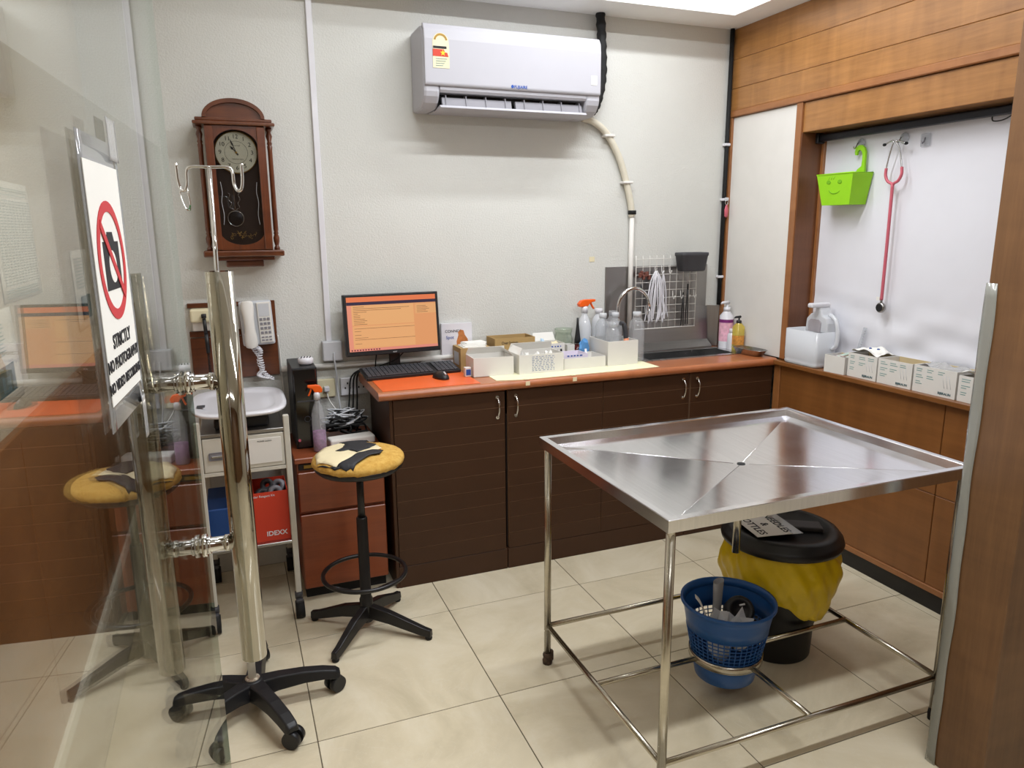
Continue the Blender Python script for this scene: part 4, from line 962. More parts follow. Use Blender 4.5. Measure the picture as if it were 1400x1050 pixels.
# ---- black bin with yellow bag
bx_, by_ = 1.662, -1.305
t = thing('clinical_waste_bin', 'black round bin with yellow bag and black lid under the table', 'bin', (bx_, by_, 0))
bm = BM(); lathe(bm, [(.124, 0), (.128, .006), (.133, .13), (.136, .135), (.137, .17), (.146, .2), (.172, .44), (.178, .445)], 40, (bx_, by_, 0)); obj('body', bm, M['black'], t)
def bag(a, q):
    an = 2*math.pi*a; hem = .225+.03*math.sin(an*2+.8)+.012*math.sin(an*5)+.006*math.sin(an*11)
    z = .452-(.452-hem)*q
    bul = .166+.003*math.sin(an*29+q*8)*q+.003*math.sin(an*19-q*14)+(.030*math.sin(math.pi*min(1, q*1.05))+.012)*(1+.10*math.sin(an*7+q*5)+.07*math.sin(an*13-q*9)+.05*math.sin(an*3+2))
    if q < .1: bul = .180+.14*q
    return (bx_+bul*math.cos(an), by_+bul*math.sin(an), z)
bm = BM(); grid(bm, bag, 96, 22); bmesh.ops.remove_doubles(bm, verts=bm.verts[:], dist=1e-5); obj('yellow_bag', bm, M['yellow'], t, solid=.001)
bm = BM(); lathe(bm, [(.186, .432), (.210, .434), (.213, .447), (.207, .464), (.198, .468), (.194, .480), (.182, .486), (.160, .486), (.156, .478), (.002, .477)], 48, (bx_, by_, 0)); lid = obj('lid', bm, M['black'], t)
bm = BM(); box(bm, bx_-.135, bx_+.135, by_-.035, by_+.035, .476, .494, .006, 2, rz=-.55, c=(bx_, by_, 0)); obj('lid_bridge', bm, M['dgrey'], lid)
bm = BM(); c_, s_ = math.cos(-1.75), math.sin(-1.75); lu = Vector((c_, s_, 0)); lv = Vector((-s_, c_, 0)); lo = Vector((bx_-.070, by_+.005, .4955))
prism(bm, [(-.095, -.085), (.095, -.085), (.095, .075), (-.095, .075)], lo, lu, lv, Z*.0012); ls = obj('label_sheet', bm, M['paper'], lid)
bm = BM(); prism(bm, [(-.10, .045), (.10, .045), (.10, .085), (-.10, .085)], lo+Z*.0013, lu, lv, Z*.0006); obj('clear_tape', bm, M['bagfilm'], ls)
for k, s__ in enumerate(('NEEDLES', '&', 'BOTTLES')): text(ls, 'lettering', s__, .040, lo+lv*(.040-.046*k)+Z*.0016, lu, lv, M['ink'], bold=.0004)
# ================================================================== STOOL
sx_, sy_ = .262, -.608
t = thing('stool', 'black swivel stool with torn seat cover showing yellow foam', 'stool', (sx_, sy_, 0))
bm = BM(); lathe(bm, [(.05, .660), (.150, .664), (.163, .676), (.165, .690), (.150, .694)], 40, (sx_, sy_, 0)); obj('seat_pan', bm, M['black'], t)
def dome(x, y):
    r = math.hypot(x-sx_, y-sy_)/.168
    return .690+.040*max(0, 1-r**3.2)**.5
bm = BM()
vs = lathe(bm, [(.162, .686), (.171, .697), (.171, .708), (.162, .720), (.14, .727), (.09, .731), (.002, .733)], 48, (sx_, sy_, 0))
rn = random.Random(5)
for v in vs:
    v.co.z += rn.uniform(-.002, .002); d_ = Vector((v.co.x-sx_, v.co.y-sy_, 0)); v.co += d_*rn.uniform(-.015, .012)
foam = obj('foam', bm, torn('yellow_foam', S(190, 142, 56), S(216, 176, 92), 40), t, smooth=True)
def patch(nm, poly, m_, lift, seed):
    rn = random.Random(seed); bm = BM()
    # jagged outline
    P2 = []
    for i in range(len(poly)):
        a, b_ = Vector(poly[i]), Vector(poly[(i+1) % len(poly)])
        for s in (0, .33, .66):
            q = a.lerp(b_, s); P2.append((q.x+rn.uniform(-.003, .003), q.y+rn.uniform(-.003, .003)))
    f = bm.faces.new(_v(bm, [(a, b_, 0) for a, b_ in P2]))
    bmesh.ops.triangulate(bm, faces=[f])
    for _ in range(2): bmesh.ops.subdivide_edges(bm, edges=[e for e in bm.edges if e.calc_length() > .022], cuts=1, use_grid_fill=True); bmesh.ops.triangulate(bm, faces=bm.faces[:])
    for v in bm.verts:
        r = math.hypot(v.co.x-sx_, v.co.y-sy_)
        zz = .733 - .0065*(r/.14)**2 if r < .14 else .7265-(r-.14)*.35
        if r > .160: zz = .7195-(r-.160)*1.9
        v.co.z = zz+lift
    return obj(nm, bm, m_, foam, solid=.003, smooth=True)
patch('cloth_patch', [(0.112, -0.574), (0.161, -0.474), (0.195, -0.454), (0.21, -0.448), (0.216, -0.466), (0.239, -0.444), (0.224, -0.562), (0.184, -0.595), (0.227, -0.598), (0.252, -0.642), (0.338, -0.56), (0.35, -0.615), (0.313, -0.632), (0.255, -0.655), (0.21, -0.704), (0.159, -0.736), (0.102, -0.658)], M['skin'], 0.005, 1)
patch('vinyl_patch', [(0.218, -0.446), (0.236, -0.442), (0.291, -0.442), (0.336, -0.457), (0.335, -0.457), (0.316, -0.465), (0.266, -0.455), (0.318, -0.488), (0.307, -0.515), (0.341, -0.561), (0.304, -0.606), (0.253, -0.633), (0.227, -0.598), (0.204, -0.603), (0.179, -0.588), (0.216, -0.559), (0.229, -0.503), (0.222, -0.485), (0.216, -0.466), (0.21, -0.448)], mat('worn_vinyl', S(40, 42, 46), .6, bump=.1, bscale=200), 0.0075, 2)
patch('vinyl_flap', [(0.106, -0.671), (0.158, -0.74), (0.211, -0.7), (0.255, -0.653), (0.314, -0.63), (0.348, -0.654), (0.332, -0.676), (0.29, -0.687), (0.252, -0.735), (0.215, -0.769), (0.192, -0.761), (0.141, -0.725)], bpy.data.materials['worn_vinyl'], 0.0085, 3)
# gas column, ring, legs
bm = BM(); tube(bm, [(sx_, sy_, .44), (sx_, sy_, .662)], .0135, 14); obj('piston', bm, M['black_m'], t)
bm = BM(); lathe(bm, [(.023, .035), (.026, .04), (.026, .13), (.021, .14), (.021, .466), (.018, .472)], 20, (sx_, sy_, 0)); obj('column', bm, M['black_m'], t)
bm = BM(); tube(bm, [(sx_+.158*math.cos(a*math.pi/24), sy_+.158*math.sin(a*math.pi/24), .240) for a in range(48)], .0085, 10, True); rg = obj('foot_ring', bm, M['black_m'], t)
for a in (200, 322, 80):
    a = math.radians(a); bm = BM(); tube(bm, [(sx_+.156*math.cos(a), sy_+.156*math.sin(a), .238), (sx_+.02*math.cos(a), sy_+.02*math.sin(a), .160)], .005, 8); obj('spoke', bm, M['black_m'], rg)
for tip in ((.065, -.457), (.476, -.782), (.428, -.430), (.104, -.798)):
    d_ = Vector((tip[0]-sx_, tip[1]-sy_, 0)); L = d_.length; d_.normalize(); e_ = Vector((-d_.y, d_.x, 0))
    bm = BM()
    rings = []
    for s, w_, zb, zt in ((.012, .020, .055, .108), (.10, .019, .045, .090), (L-.03, .015, .014, .046), (L, .013, .012, .040)):
        q = Vector((sx_, sy_, 0))+d_*s; rings.append(_v(bm, [q-e_*w_+Z*zb, q+e_*w_+Z*zb, q+e_*w_*.75+Z*zt, q-e_*w_*.75+Z*zt]))
    for A, B in zip(rings, rings[1:]):
        for k in range(4): bm.faces.new((A[k], A[(k+1) % 4], B[(k+1) % 4], B[k]))
    bm.faces.new(rings[0][::-1]); bm.faces.new(rings[-1]); lg = obj('leg', bm, M['black_m'], t, bevel=.003)
    bm = BM(); q = Vector((sx_, sy_, 0))+d_*(L-.012); lathe(bm, [(.012, 0), (.014, .006), (.012, .016)], 12, q); obj('glide', bm, M['black_r'], lg)
# ================================================================== DRIP STAND
ix, iy = -.174, -.950
t = thing('drip_stand', 'drip stand with steel pole and black five-star castor base', 'drip stand', (ix, iy, 0))
bm = BM(); lathe(bm, [(.046, .058), (.052, .066), (.050, .088), (.030, .104), (.022, .106)], 24, (ix, iy, 0)); bs = obj('base', bm, M['black'], t)
for ang in (-3, -68, -140, 158, 82):
    a = math.radians(ang); d_ = Vector((math.cos(a), math.sin(a), 0)); e_ = Vector((-d_.y, d_.x, 0)); O = Vector((ix, iy, 0))
    bm = BM(); rings = []
    for s, w_, zb, zt in ((.02, .036, .048, .102), (.08, .030, .060, .106), (.16, .027, .066, .104), (.225, .026, .064, .096), (.266, .024, .056, .086), (.280, .020, .058, .076)):
        q = O+d_*s; rings.append(_v(bm, [q-e_*w_+Z*zb, q+e_*w_+Z*zb, q+e_*w_*.7+Z*zt, q-e_*w_*.7+Z*zt]))
    for A, B in zip(rings, rings[1:]):
        for k in range(4): bm.faces.new((A[k], A[(k+1) % 4], B[(k+1) % 4], B[k]))
    bm.faces.new(rings[0][::-1]); bm.faces.new(rings[-1]); arm = obj('arm', bm, M['black'], t, bevel=.004)
    sw = d_*math.cos(.6)+e_*math.sin(.6); ax = Vector((-sw.y, sw.x, 0)); q = O+d_*.252+sw*.012
    for s in (-1, 1):
        bm = BM(); tube(bm, [q+ax*s*.006+Z*.029, q+ax*s*.025+Z*.029], [.029, .027], 22); obj('castor', bm, M['black'], arm)
    bm = BM(); tube(bm, [O+d_*.252+Z*.03, O+d_*.252+Z*.066], .008, 10); box(bm, q.x-.010, q.x+.010, q.y-.010, q.y+.010, .03, .055, .004); obj('castor_stem', bm, M['black'], arm)
bm = BM(); lathe(bm, [(.022, .104), (.024, .108), (.018, .112), (.014, .110)], 18, (ix, iy, 0)); obj('rusty_collar', bm, torn('rust', S(90, 54, 32), S(206, 196, 176), 70), t)
bm = BM(); tube(bm, [(ix, iy, .10), (ix+.002, iy, 1.18)], .0125, 16); obj('lower_pole', bm, M['paper'], t)
bm = BM(); tube(bm, [(ix+.002, iy, 1.17), (ix+.012, iy, 1.721)], .0062, 12); obj('upper_pole', bm, M['chrome'], t)
hz = 1.722; hx = ix+.012
def hook_side(s): return [(hx+s*.010, iy, hz), (hx+s*.048, iy-.004*s, hz), (hx+s*.060, iy-.006*s, hz-.012), (hx+s*.062, iy-.008*s, hz-.045), (hx+s*.070, iy-.010*s, hz-.064), (hx+s*.080, iy-.012*s, hz-.060), (hx+s*.085, iy-.012*s, hz-.035), (hx+s*.086, iy-.013*s, hz+.010)]
for s in (-1, 1):
    bm = BM(); tube(bm, spl([(hx, iy, hz)]+hook_side(s), 5), .0045, 8); obj('hook', bm, M['chrome'], t)
t = thing('carabiner', 'small steel snap hook with green gate hanging on the drip stand', 'snap hook', (hx-.078, iy, 1.60))
qx, qz = hx-.070, 1.662
bm = BM(); tube(bm, spl([(qx-.008, iy+.012, qz-.004), (qx+.006, iy+.012, qz+.002), (qx+.008, iy+.010, qz-.012), (qx+.012, iy+.008, qz-.045), (qx+.008, iy+.008, qz-.058), (qx-.002, iy+.008, qz-.052), (qx-.010, iy+.010, qz-.028), (qx-.012, iy+.012, qz-.012)], 4, True), .0028, 6, True); obj('frame', bm, M['chrome'], t)
bm = BM(); tube(bm, [(qx+.012, iy+.0085, qz-.045), (qx+.009, iy+.0085, qz-.058), (qx+.002, iy+.0085, qz-.055)], .0034, 6); obj('gate', bm, mat('green_anodised', S(30, 110, 50), .4, .6), t)
# ================================================================== TROLLEY
qx0, qx1, qy0, qy1 = -.305, .035, -.412, .06
t = thing('trolley', 'pale grey metal trolley with drawer on black castors behind the drip stand', 'trolley', ((qx0+qx1)/2, -.18, 0))
for x in (qx0+.011, qx1-.011):
    for y in (qy0+.011, qy1-.011):
        bm = BM(); box(bm, x-.011, x+.011, y-.011, y+.011, .105, .850, .003); lg = obj('post', bm, M['grey_t'], t)
        bm = BM(); lathe(bm, [(.016, .078), (.016, .105)], 14, (x, y, 0)); box(bm, x-.014, x+.014, y-.030, y-.002, .030, .082, .004); obj('castor_fork', bm, M['dgrey'], lg)
        bm = BM(); tube(bm, [(x-.017, y-.016, .036), (x+.017, y-.016, .036)], .036, 22); obj('castor', bm, M['black_r'], lg)
bm = BM(); box(bm, qx0+.02, qx1-.02, qy0+.004, qy1-.004, .788, .802, .002); obj('top_shelf', bm, M['steel_d'], t)
bm = BM(); box(bm, qx0+.02, qx1-.02, qy0+.004, qy1-.004, .322, .334, .002); obj('bottom_shelf', bm, M['steel'], t)
bm = BM(); box(bm, qx0+.02, qx1-.02, qy0+.02, qy1-.02, .650, .786, .002); obj('drawer_case', bm, M['grey_t'], t)
bm = BM(); box(bm, qx0+.024, qx1-.024, qy0+.004, qy0+.020, .652, .784, .003); dw = obj('drawer', bm, M['grey_t'], t)
bm = BM(); box(bm, -.150, .0, qy0+.001, qy0+.004, .668, .768, .001); obj('card_panel', bm, M['white_m'], dw)
text(dw, 'lettering', 'PLEASE CLEAN', .008, (-.06, qy0+.0006, .756), X, Z, M['ink'])
bm = BM(); box(bm, -.262, -.185, qy0+.0005, qy0+.004, .700, .730, .006, 2); obj('handle_recess', bm, M['grey_v'], dw)
bm = BM(); box(bm, -.252, -.195, qy0-.006, qy0+.002, .710, .718, .002); obj('handle_bar', bm, M['chrome'], dw)
bm = BM(); box(bm, qx0+.02, qx1-.02, qy0+.004, qy0+.012, .636, .650, .001); obj('rail', bm, M['grey_t'], t)
# scale on the trolley
t = thing('weighing_scale', 'white pet weighing scale with shallow tray on the trolley', 'scale', (-.135, -.18, .802))
bm = BM(); box(bm, -.235, -.035, -.36, .0, .8025, .846, .01, 2); obj('base', bm, M['black'], t)
def plat(a, q):
    an = 2*math.pi*a; e = .55
    cx_ = math.copysign(abs(math.cos(an))**e, math.cos(an)); sy__ = math.copysign(abs(math.sin(an))**e, math.sin(an))
    prof_ = [(0, .868), (.55, .868), (.70, .869), (.80, .876), (.95, .879), (1.0, .875), (1.0, .867), (.94, .860), (.5, .848), (0, .848)]
    k = q*(len(prof_)-1); i = min(int(k), len(prof_)-2); f_ = k-i
    r = prof_[i][0]*(1-f_)+prof_[i+1][0]*f_; z = prof_[i][1]*(1-f_)+prof_[i+1][1]*f_
    return (-.138+.178*r*cx_, -.195+.245*r*sy__, z+.010*max(0, r*abs(cx_)-.7))
bm = BM(); grid(bm, plat, 56, 18); bmesh.ops.remove_doubles(bm, verts=bm.verts[:], dist=1e-5); obj('tray', bm, M['white'], t)
bm = BM(); box(bm, -.292, -.262, -.30, -.262, .8825, .8845, .001); obj('display', bm, M['dgrey'], t)
t = carton('kit_box', 'open red card box with white lettering on the lower trolley shelf', -.118, .012, -.385, -.20, .205, M['red'], M['card_in'], z=.3345)
text(t, 'lettering', 'IDEXX', .027, (-.040, -.3856, .365), X, Z, M['white'], bold=.0006); text(t, 'lettering', 'der Reagent Kit', .0125, (-.078, -.3856, .525), X, Z, M['white'])
for k, (x, y, z) in enumerate(((-.085, -.33, .512), (-.035, -.345, .522), (-.06, -.27, .53), (-.015, -.28, .525))):
    t = thing('reagent_roll', ['small grey roll at the front left of the red card box', 'small pale roll at the front middle of the red card box', 'grey roll at the back of the red card box', 'pale roll at the right rear of the red card box'][k], 'roll', (x, y, z-.03), 'rolls in the red box')
    bm = BM(); lathe(bm, [(.010, -.02), (.026, -.02), (.028, 0), (.026, .02), (.010, .02), (.009, -.02)], 20, (x, y, z), axis=(.3-.2*k, -.8, .4), capb=False, capt=False); obj('roll', bm, M['grey_v'] if k % 2 else M['dgrey'], t)
bm = BM(); box(bm, -.290, -.150, -.37, -.10, .3345, .490, .003); tag(obj('blue_box', bm, M['blue_d']), 'dark blue box on the left of the lower trolley shelf', 'box')
# ================================================================== DRAWER PEDESTAL WITH COMPUTER
t = thing('drawer_pedestal', 'reddish wooden drawer pedestal between the trolley and the brown cabinets', 'pedestal', (.235, -.1, 0))
bm = BM(); box(bm, .058, .415, -.287, .105, .052, .612, .002); obj('body', bm, M['ped'], t)
bm = BM(); box(bm, .050, .423, -.305, .110, .612, .635, .003); obj('top', bm, M['ped'], t)
bm = BM(); box(bm, .065, .408, -.262, .10, 0, .052); obj('base', bm, M['black_r'], t)
bm = BM(); box(bm, .066, .407, -.296, -.2875, .582, .608, .002); obj('pencil_tray', bm, M['brown_dk'], t)
bm = BM(); box(bm, .085, .15, -.300, -.296, .588, .604, .002); obj('tray_pull', bm, M['brass'], t)
for z0, z1 in ((.402, .572), (.058, .388)):
    bm = BM(); box(bm, .060, .413, -.304, -.2875, z0, z1, .003); d = obj('drawer', bm, M['ped'], t)
    if z0 > .3:
        bm = BM(); lathe(bm, [(.010, 0), (.010, .004), (.007, .005)], 16, (.383, -.3042, .545), axis=-Y); lk = obj('lock', bm, M['chrome'], d)
t = thing('computer_tower', 'narrow black computer tower standing on the wooden pedestal', 'computer', (.125, -.04, .635))
bm = BM(); box(bm, .075, .177, -.165, .09, .6355, .985, .004, 2); obj('case', bm, M['black'], t)
bm = BM(); box(bm, .080, .172, -.171, -.165, .642, .980, .003); fr = obj('front_panel', bm, mat('gloss_black', S(14, 14, 16), .15, coat=.5), t)
bm = BM(); box(bm, .09, .162, -.1735, -.171, .84, .846); obj('drive_slot', bm, M['dgrey'], fr)
bm = BM(); tube(bm, [(.126+.012*math.cos(a*.3491), -.1725, .765+.012*math.sin(a*.3491)) for a in range(18)], .0014, 5, True); obj('logo_ring', bm, M['dgrey'], fr)
bm = BM(); tube(bm, [(.088, -.171, .675), (.088, -.1745, .675)], .006, 12); obj('port', bm, M['pink'], fr)
t = thing('white_puck', 'small white plastic puck with black marks on top of the computer tower', 'white puck', (.14, -.08, .985))  # white puck, taken for an earbud charger
bm = BM(); lathe(bm, [(.025, 0), (.032, .006), (.032, .024), (.024, .030)], 24, (.142, -.085, .9855)); obj('body', bm, M['white'], t)
bm = BM()
for k in range(4): tube(bm, [(.122+.012*k, -.105, 1.0165), (.128+.012*k, -.075, 1.0165)], .0022, 5)
obj('black_marks', bm, M['ink'], t)
sprayer('clear spray bottle with orange head beside the computer tower', (.165, -.222, .6355), .285, M['clear'], .028, mat('purple_label2', S(150, 90, 140), .5, var=.4, vscale=50), .8, -1)
t = thing('power_strip', 'white power strip under the tangle of cables on the pedestal', 'power strip', (.31, -.14, .635))
bm = BM(); box(bm, .205, .40, -.205, -.135, .6355, .672, .008, 2, rz=.12); obj('body', bm, M['white_m'], t)
rn = random.Random(11)
for nm, lab, m_, cnt, rr in (('cable_tangle', 'tangle of black cables heaped on the wooden pedestal', M['black_r'], 9, .0042), ('cable_tangle', 'loose grey cables looping over the black ones by the sockets', M['grey_l'], 5, .0034)):
    t = thing(nm, lab, 'cables', (.30, -.08, .67), 'cables on the pedestal')
    for k in range(cnt):
        bm = BM(); pts = []
        cx_, cy_ = .30+rn.uniform(-.04, .04), -.09+rn.uniform(-.05, .05)
        if m_ is M['grey_l']: cy_ += .04
        for j in range(9):
            a = j*1.3+rn.uniform(-.8, .8)+k
            pts.append((min(.405, max(.20, cx_+.085*math.cos(a)*rn.uniform(.5, 1.1))), min(.09, max(-.122, cy_+.06*math.sin(a)*rn.uniform(.5, 1.2))), .648+.009*k+rn.uniform(0, .04)+(.045 if m_ is M['grey_l'] else 0)))
        tube(bm, spl(pts, 5), rr, 6); obj('cable', bm, m_, t)
t = thing('power_lead', 'black leads dropping from the worktop behind the keyboard to the pedestal', 'cables', (.42, .08, .70))
for k in range(3):
    bm = BM(); tube(bm, spl([(.44-.01*k, .112, CT+.006), (.405-.006*k, .110, CT+.012), (.384-.014*k, .10, .87), (.380-.018*k, .095, .78), (.37-.02*k, .07, .70)], 6), .0035, 6); obj('lead', bm, M['black_r'], t)
bm = BM(); tube(bm, spl([(.243, .10, .818), (.25, .085, .78), (.27, .06, .745), (.30, .04, .715)], 6), .0032, 6); tag(obj('network_lead', bm, M['white_m']), 'white network lead hanging from the yellowed socket', 'cable')
# ================================================================== TELEPHONE BOARD
t = thing('backing_board', 'dark wooden board on the wall behind the telephone', 'board', (-.13, .125, .912))
bm = BM(); box(bm, -.31, .045, .112, .1295, .912, 1.095, .002); obj('lower_board', bm, M['clock_x'], t)
bm = BM(); box(bm, -.31, -.105, .112, .1295, 1.225, 1.245, .002); obj('top_rail', bm, M['clock_x'], t)
bm = BM(); box(bm, -.31, -.105, .112, .1295, 1.100, 1.125, .002); obj('middle_rail', bm, M['clock_x'], t)
bm = BM(); box(bm, -.105, .045, .112, .1295, 1.095, 1.245, .002); obj('phone_panel', bm, M['clock_x'], t)
t = thing('instrument_holder', 'cream wall unit holding a black handled instrument left of the telephone', 'wall unit', (-.22, .1, 1.125))
bm = BM(); box(bm, -.300, -.160, .065, .1285, 1.168, 1.224, .008, 2); obj('housing', bm, M['cream'], t)
bm = BM(); box(bm, -.295, -.165, .095, .1285, 1.128, 1.168, .003); obj('lower_plate', bm, M['white_m'], t)
bm = BM(); tube(bm, [(-.246, .050, 1.205), (-.246, .050, 1.188)], .010, 12); tube(bm, [(-.246, .052, 1.186), (-.243, .050, 1.115)], .0075, 12); tube(bm, [(-.243, .050, 1.12), (-.241, .050, 1.04)], .0085, 12); hnd = obj('instrument_handle', bm, M['black'], t)
bm = BM(); tube(bm, [(-.246, .064, 1.196), (-.246, .050, 1.196)], .006, 10); obj('cradle_pin', bm, M['black'], t)
bm = BM(); tube(bm, [(-.241+.005*math.cos(k*.9), .055+.005*math.sin(k*.9), 1.04-.0011*k) for k in range(115)], .0018, 5); obj('coiled_cord', bm, M['black_r'], t)
t = thing('telephone', 'grey white wall telephone with handset and coiled cord', 'telephone', (-.03, .1, 1.05))
pu = Vector((math.cos(.04), 0, -math.sin(.04)*-1)); pv = Vector((-pu.z, 0, pu.x)); po = Vector((-.035, .0, 1.15))
bm = BM(); prism(bm, [(-.068, -.095), (.066, -.095), (.066, .098), (-.068, .098)], po+Y*.111, pu, pv, Y*-.035); obj('base', bm, M['grey_l'], t, bevel=.008)
bm = BM(); prism(bm, [(.004, -.085), (.060, -.085), (.060, .092), (.004, .092)], po+Y*.0765, pu, pv, Y*-.008); obj('faceplate', bm, M['white_m'], t, bevel=.003)
bm = BM(); prism(bm, [(.010, .030), (.054, .030), (.054, .085), (.010, .085)], po+Y*.0684, pu, pv, Y*-.001); obj('name_card', bm, M['grey_l'], t)
bm = BM()
for r_ in range(6):
    for c_ in range(3):
        h_ = .0055 if r_ < 4 else .0028
        q = po+pu*(.016+.0155*c_)+pv*(.018-.0195*r_ if r_ < 4 else -.060-.013*(r_-4)); prism(bm, [(-.0055, -h_), (.0055, -h_), (.0055, h_), (-.0055, h_)], q+Y*.0684, pu, pv, Y*-.003)
obj('keypad', bm, M['grey_v'], t)
def hs(s, q):
    prof_ = [(-.100, .6), (-.096, .9), (-.07, 1), (-.045, .92), (-.02, .8), (.03, .8), (.055, .92), (.08, 1), (.098, .9), (.103, .6)]
    k = s*(len(prof_)-1); i = min(int(k), len(prof_)-2); f_ = k-i
    b_ = prof_[i][0]*(1-f_)+prof_[i+1][0]*f_; w_ = .027*(prof_[i][1]*(1-f_)+prof_[i+1][1]*f_)
    an = 2*math.pi*q; lift = .010*math.cos(b_/.10*math.pi*.5)
    return po+pu*(-.034+w_*math.cos(an))+pv*b_+Y*(.052-lift+.018*math.sin(an))
bm = BM(); grid(bm, hs, 24, 20); bmesh.ops.remove_doubles(bm, verts=bm.verts[:], dist=1e-5); bmesh.ops.holes_fill(bm, edges=bm.edges[:]); obj('handset', bm, M['white_m'], t)
def coil(path, r, turns):
    pts = spl(path, 40); out = []
    for i in range(len(pts)*4-4):
        k = i/4; j = int(k); p_ = pts[j].lerp(pts[min(j+1, len(pts)-1)], k-j); a = 2*math.pi*turns*i/(len(pts)*4)
        out.append(p_+Vector((math.cos(a)*r, math.sin(a)*r, math.sin(a)*r*.3)))
    return out
bm = BM(); tube(bm, coil([(-.085, .075, 1.11), (-.062, .072, 1.05), (-.036, .07, 1.0), (-.03, .07, .95), (-.045, .065, .925), (-.01, .06, .912)], .0085, 25), .0026, 6); obj('coiled_cord', bm, M['white'], t)
bm = BM(); tube(bm, coil([(-.045, .06, 1.05), (-.032, .066, 1.03), (-.04, .072, .98), (-.02, .07, .93), (.01, .06, .905)], .0085, 17), .0026, 6); obj('coiled_cord', bm, M['white'], t)
bm = BM(); tube(bm, spl([(.048, .12, 1.09), (.052, .122, 1.0), (.054, .122, .90), (.058, .12, .80)], 6), .003, 6); tag(obj('telephone_lead', bm, M['white_m']), 'thin white lead running down beside the wooden telephone board', 'cable')
# ================================================================== RECESS IN THE RIGHT WALL
def sheetf(a, q):
    y = -.418-a*1.5; z = .887+q*1.085
    w_ = 0.0
    if q < .38:
        k = (1-q/.38)**1.2
        w_ = k*(.006*math.sin(y*23+z*31)+.007*math.sin(y*11-z*57+1)+.004*math.sin(y*47+z*13)+.010*math.sin(z*38+2*math.sin(y*6)))
    return (2.572+w_*.7-.004*(1-q), y, z)
bm = BM(); grid(bm, sheetf, 90, 60); tag(obj('plastic_sheet', bm, mat('sheet_white', S(226, 226, 232), .3, var=.01, coat=.25), solid=.001), 'white plastic sheet wrinkled at the bottom lining the recess of the wood wall', 'plastic sheet')
t = thing('roller_bar', 'black roller bar along the top of the white wall recess', 'blind bar', (2.545, -1.2, 1.935))
bm = BM(); box(bm, 2.520, 2.553, -1.96, -.436, 1.936, 1.966, .006, 2); obj('bar', bm, mat('bar_black', S(20, 24, 34), .45), t)
bm = BM(); box(bm, 2.512, 2.558, -.436, -.418, 1.928, 1.972, .003); obj('end_cap', bm, M['black'], t)
def suction(label, y, z):
    t = thing('suction_hook', label, 'hook', (2.563, y, z), 'hooks on the white sheet')
    bm = BM(); lathe(bm, [(.024, 0), (.022, .003), (.010, .006), (.007, .010)], 20, (2.5655, y, z), axis=-X); obj('cup', bm, M['clear'], t)
    bm = BM(); tube(bm, spl([(2.556, y, z+.006), (2.545, y, z), (2.536, y, z-.016), (2.528, y, z-.022), (2.522, y, z-.012)], 5), .0028, 6); obj('wire_hook', bm, M['chrome'], t)
suction('round clear suction hook holding the green basket', -.645, 1.905)
suction('round clear suction hook holding the stethoscope', -.872, 1.905)
t = thing('adhesive_hook', 'square clear adhesive hook on the white sheet right of the stethoscope', 'hook', (2.565, -.975, 1.87))
bm = BM(); box(bm, 2.5625, 2.5655, -.998, -.952, 1.862, 1.912, .002); obj('plate', bm, M['clear'], t)
bm = BM(); tube(bm, [(2.561, -.975, 1.895), (2.556, -.975, 1.878), (2.546, -.975, 1.872), (2.543, -.975, 1.882)], .003, 6); obj('hook', bm, M['grey_v'], t)
bm = BM(); tube(bm, spl([(2.555, -1.285, 1.952), (2.552, -1.262, 1.945), (2.552, -1.262, 1.922), (2.552, -1.30, 1.920), (2.552, -1.335, 1.935), (2.552, -1.342, 1.952), (2.553, -1.31, 1.958)], 5, True), .0024, 6, True); tag(obj('wire_loop', bm, M['black_m']), 'bent black wire loop hanging at the right end of the black bar', 'wire')
# green basket
t = thing('smiley_basket', 'lime green plastic basket with embossed smiling face hanging on a hook', 'basket', (2.50, -.61, 1.63))
def gb(o_, zz, m_=None): return zz
bm = BM()
zt, zb = 1.776, 1.640
# trapezoid box: front faces the room (-x)
top = [(2.460, -.505), (2.460, -.715), (2.562, -.728), (2.562, -.512)]; bot = [(2.478, -.530), (2.478, -.690), (2.562, -.700), (2.562, -.532)]
A = _v(bm, [(x, y, zb) for x, y in bot]); B = _v(bm, [(x, y, zt) for x, y in top]); bm.faces.new(A[::-1])
for k in range(4): bm.faces.new((A[k], A[(k+1) % 4], B[(k+1) % 4], B[k]))
obj('tub', bm, M['lime'], t, solid=.003)
bm = BM(); tube(bm, [(x, y, zt) for x, y in top], .004, 6, True); obj('rim', bm, M['lime'], t)
hk = [(-.060, 0), (-.045, .020), (-.025, .032), (-.022, .06), (-.024, .085), (-.030, .098), (-.042, .104), (-.052, .097), (-.055, .082), (-.064, .082), (-.068, .096), (-.064, .112), (-.050, .124), (-.032, .124), (-.016, .112), (-.008, .092), (-.006, .0)]
bm = BM(); prism(bm, [(-a*1.0, b_) for a, b_ in hk], (2.545, -.700, zt-.002), Y, Z, X*.010); obj('hanger', bm, M['lime'], t)
for y in (-.575, -.640):
    bm = BM(); lathe(bm, [(.011, 0), (.011, .0015), (.008, .003)], 20, (2.4655, y, 1.742), axis=-X, sy=1.25); obj('eye', bm, M['lime_d'], t)
bm = BM(); tube(bm, [(2.470-.0010*math.cos(a), -.608+.034*math.cos(a), 1.712+.022*math.sin(a)) for a in [math.pi*(1.1+.8*k/12) for k in range(13)]], .0025, 6); obj('smile', bm, M['lime_d'], t)
bm = BM()
for k in range(3): tube(bm, [(2.462, -.585-.014*k, 1.765), (2.463, -.575-.014*k, 1.752)], .002, 5)
obj('fringe', bm, M['lime_d'], t)
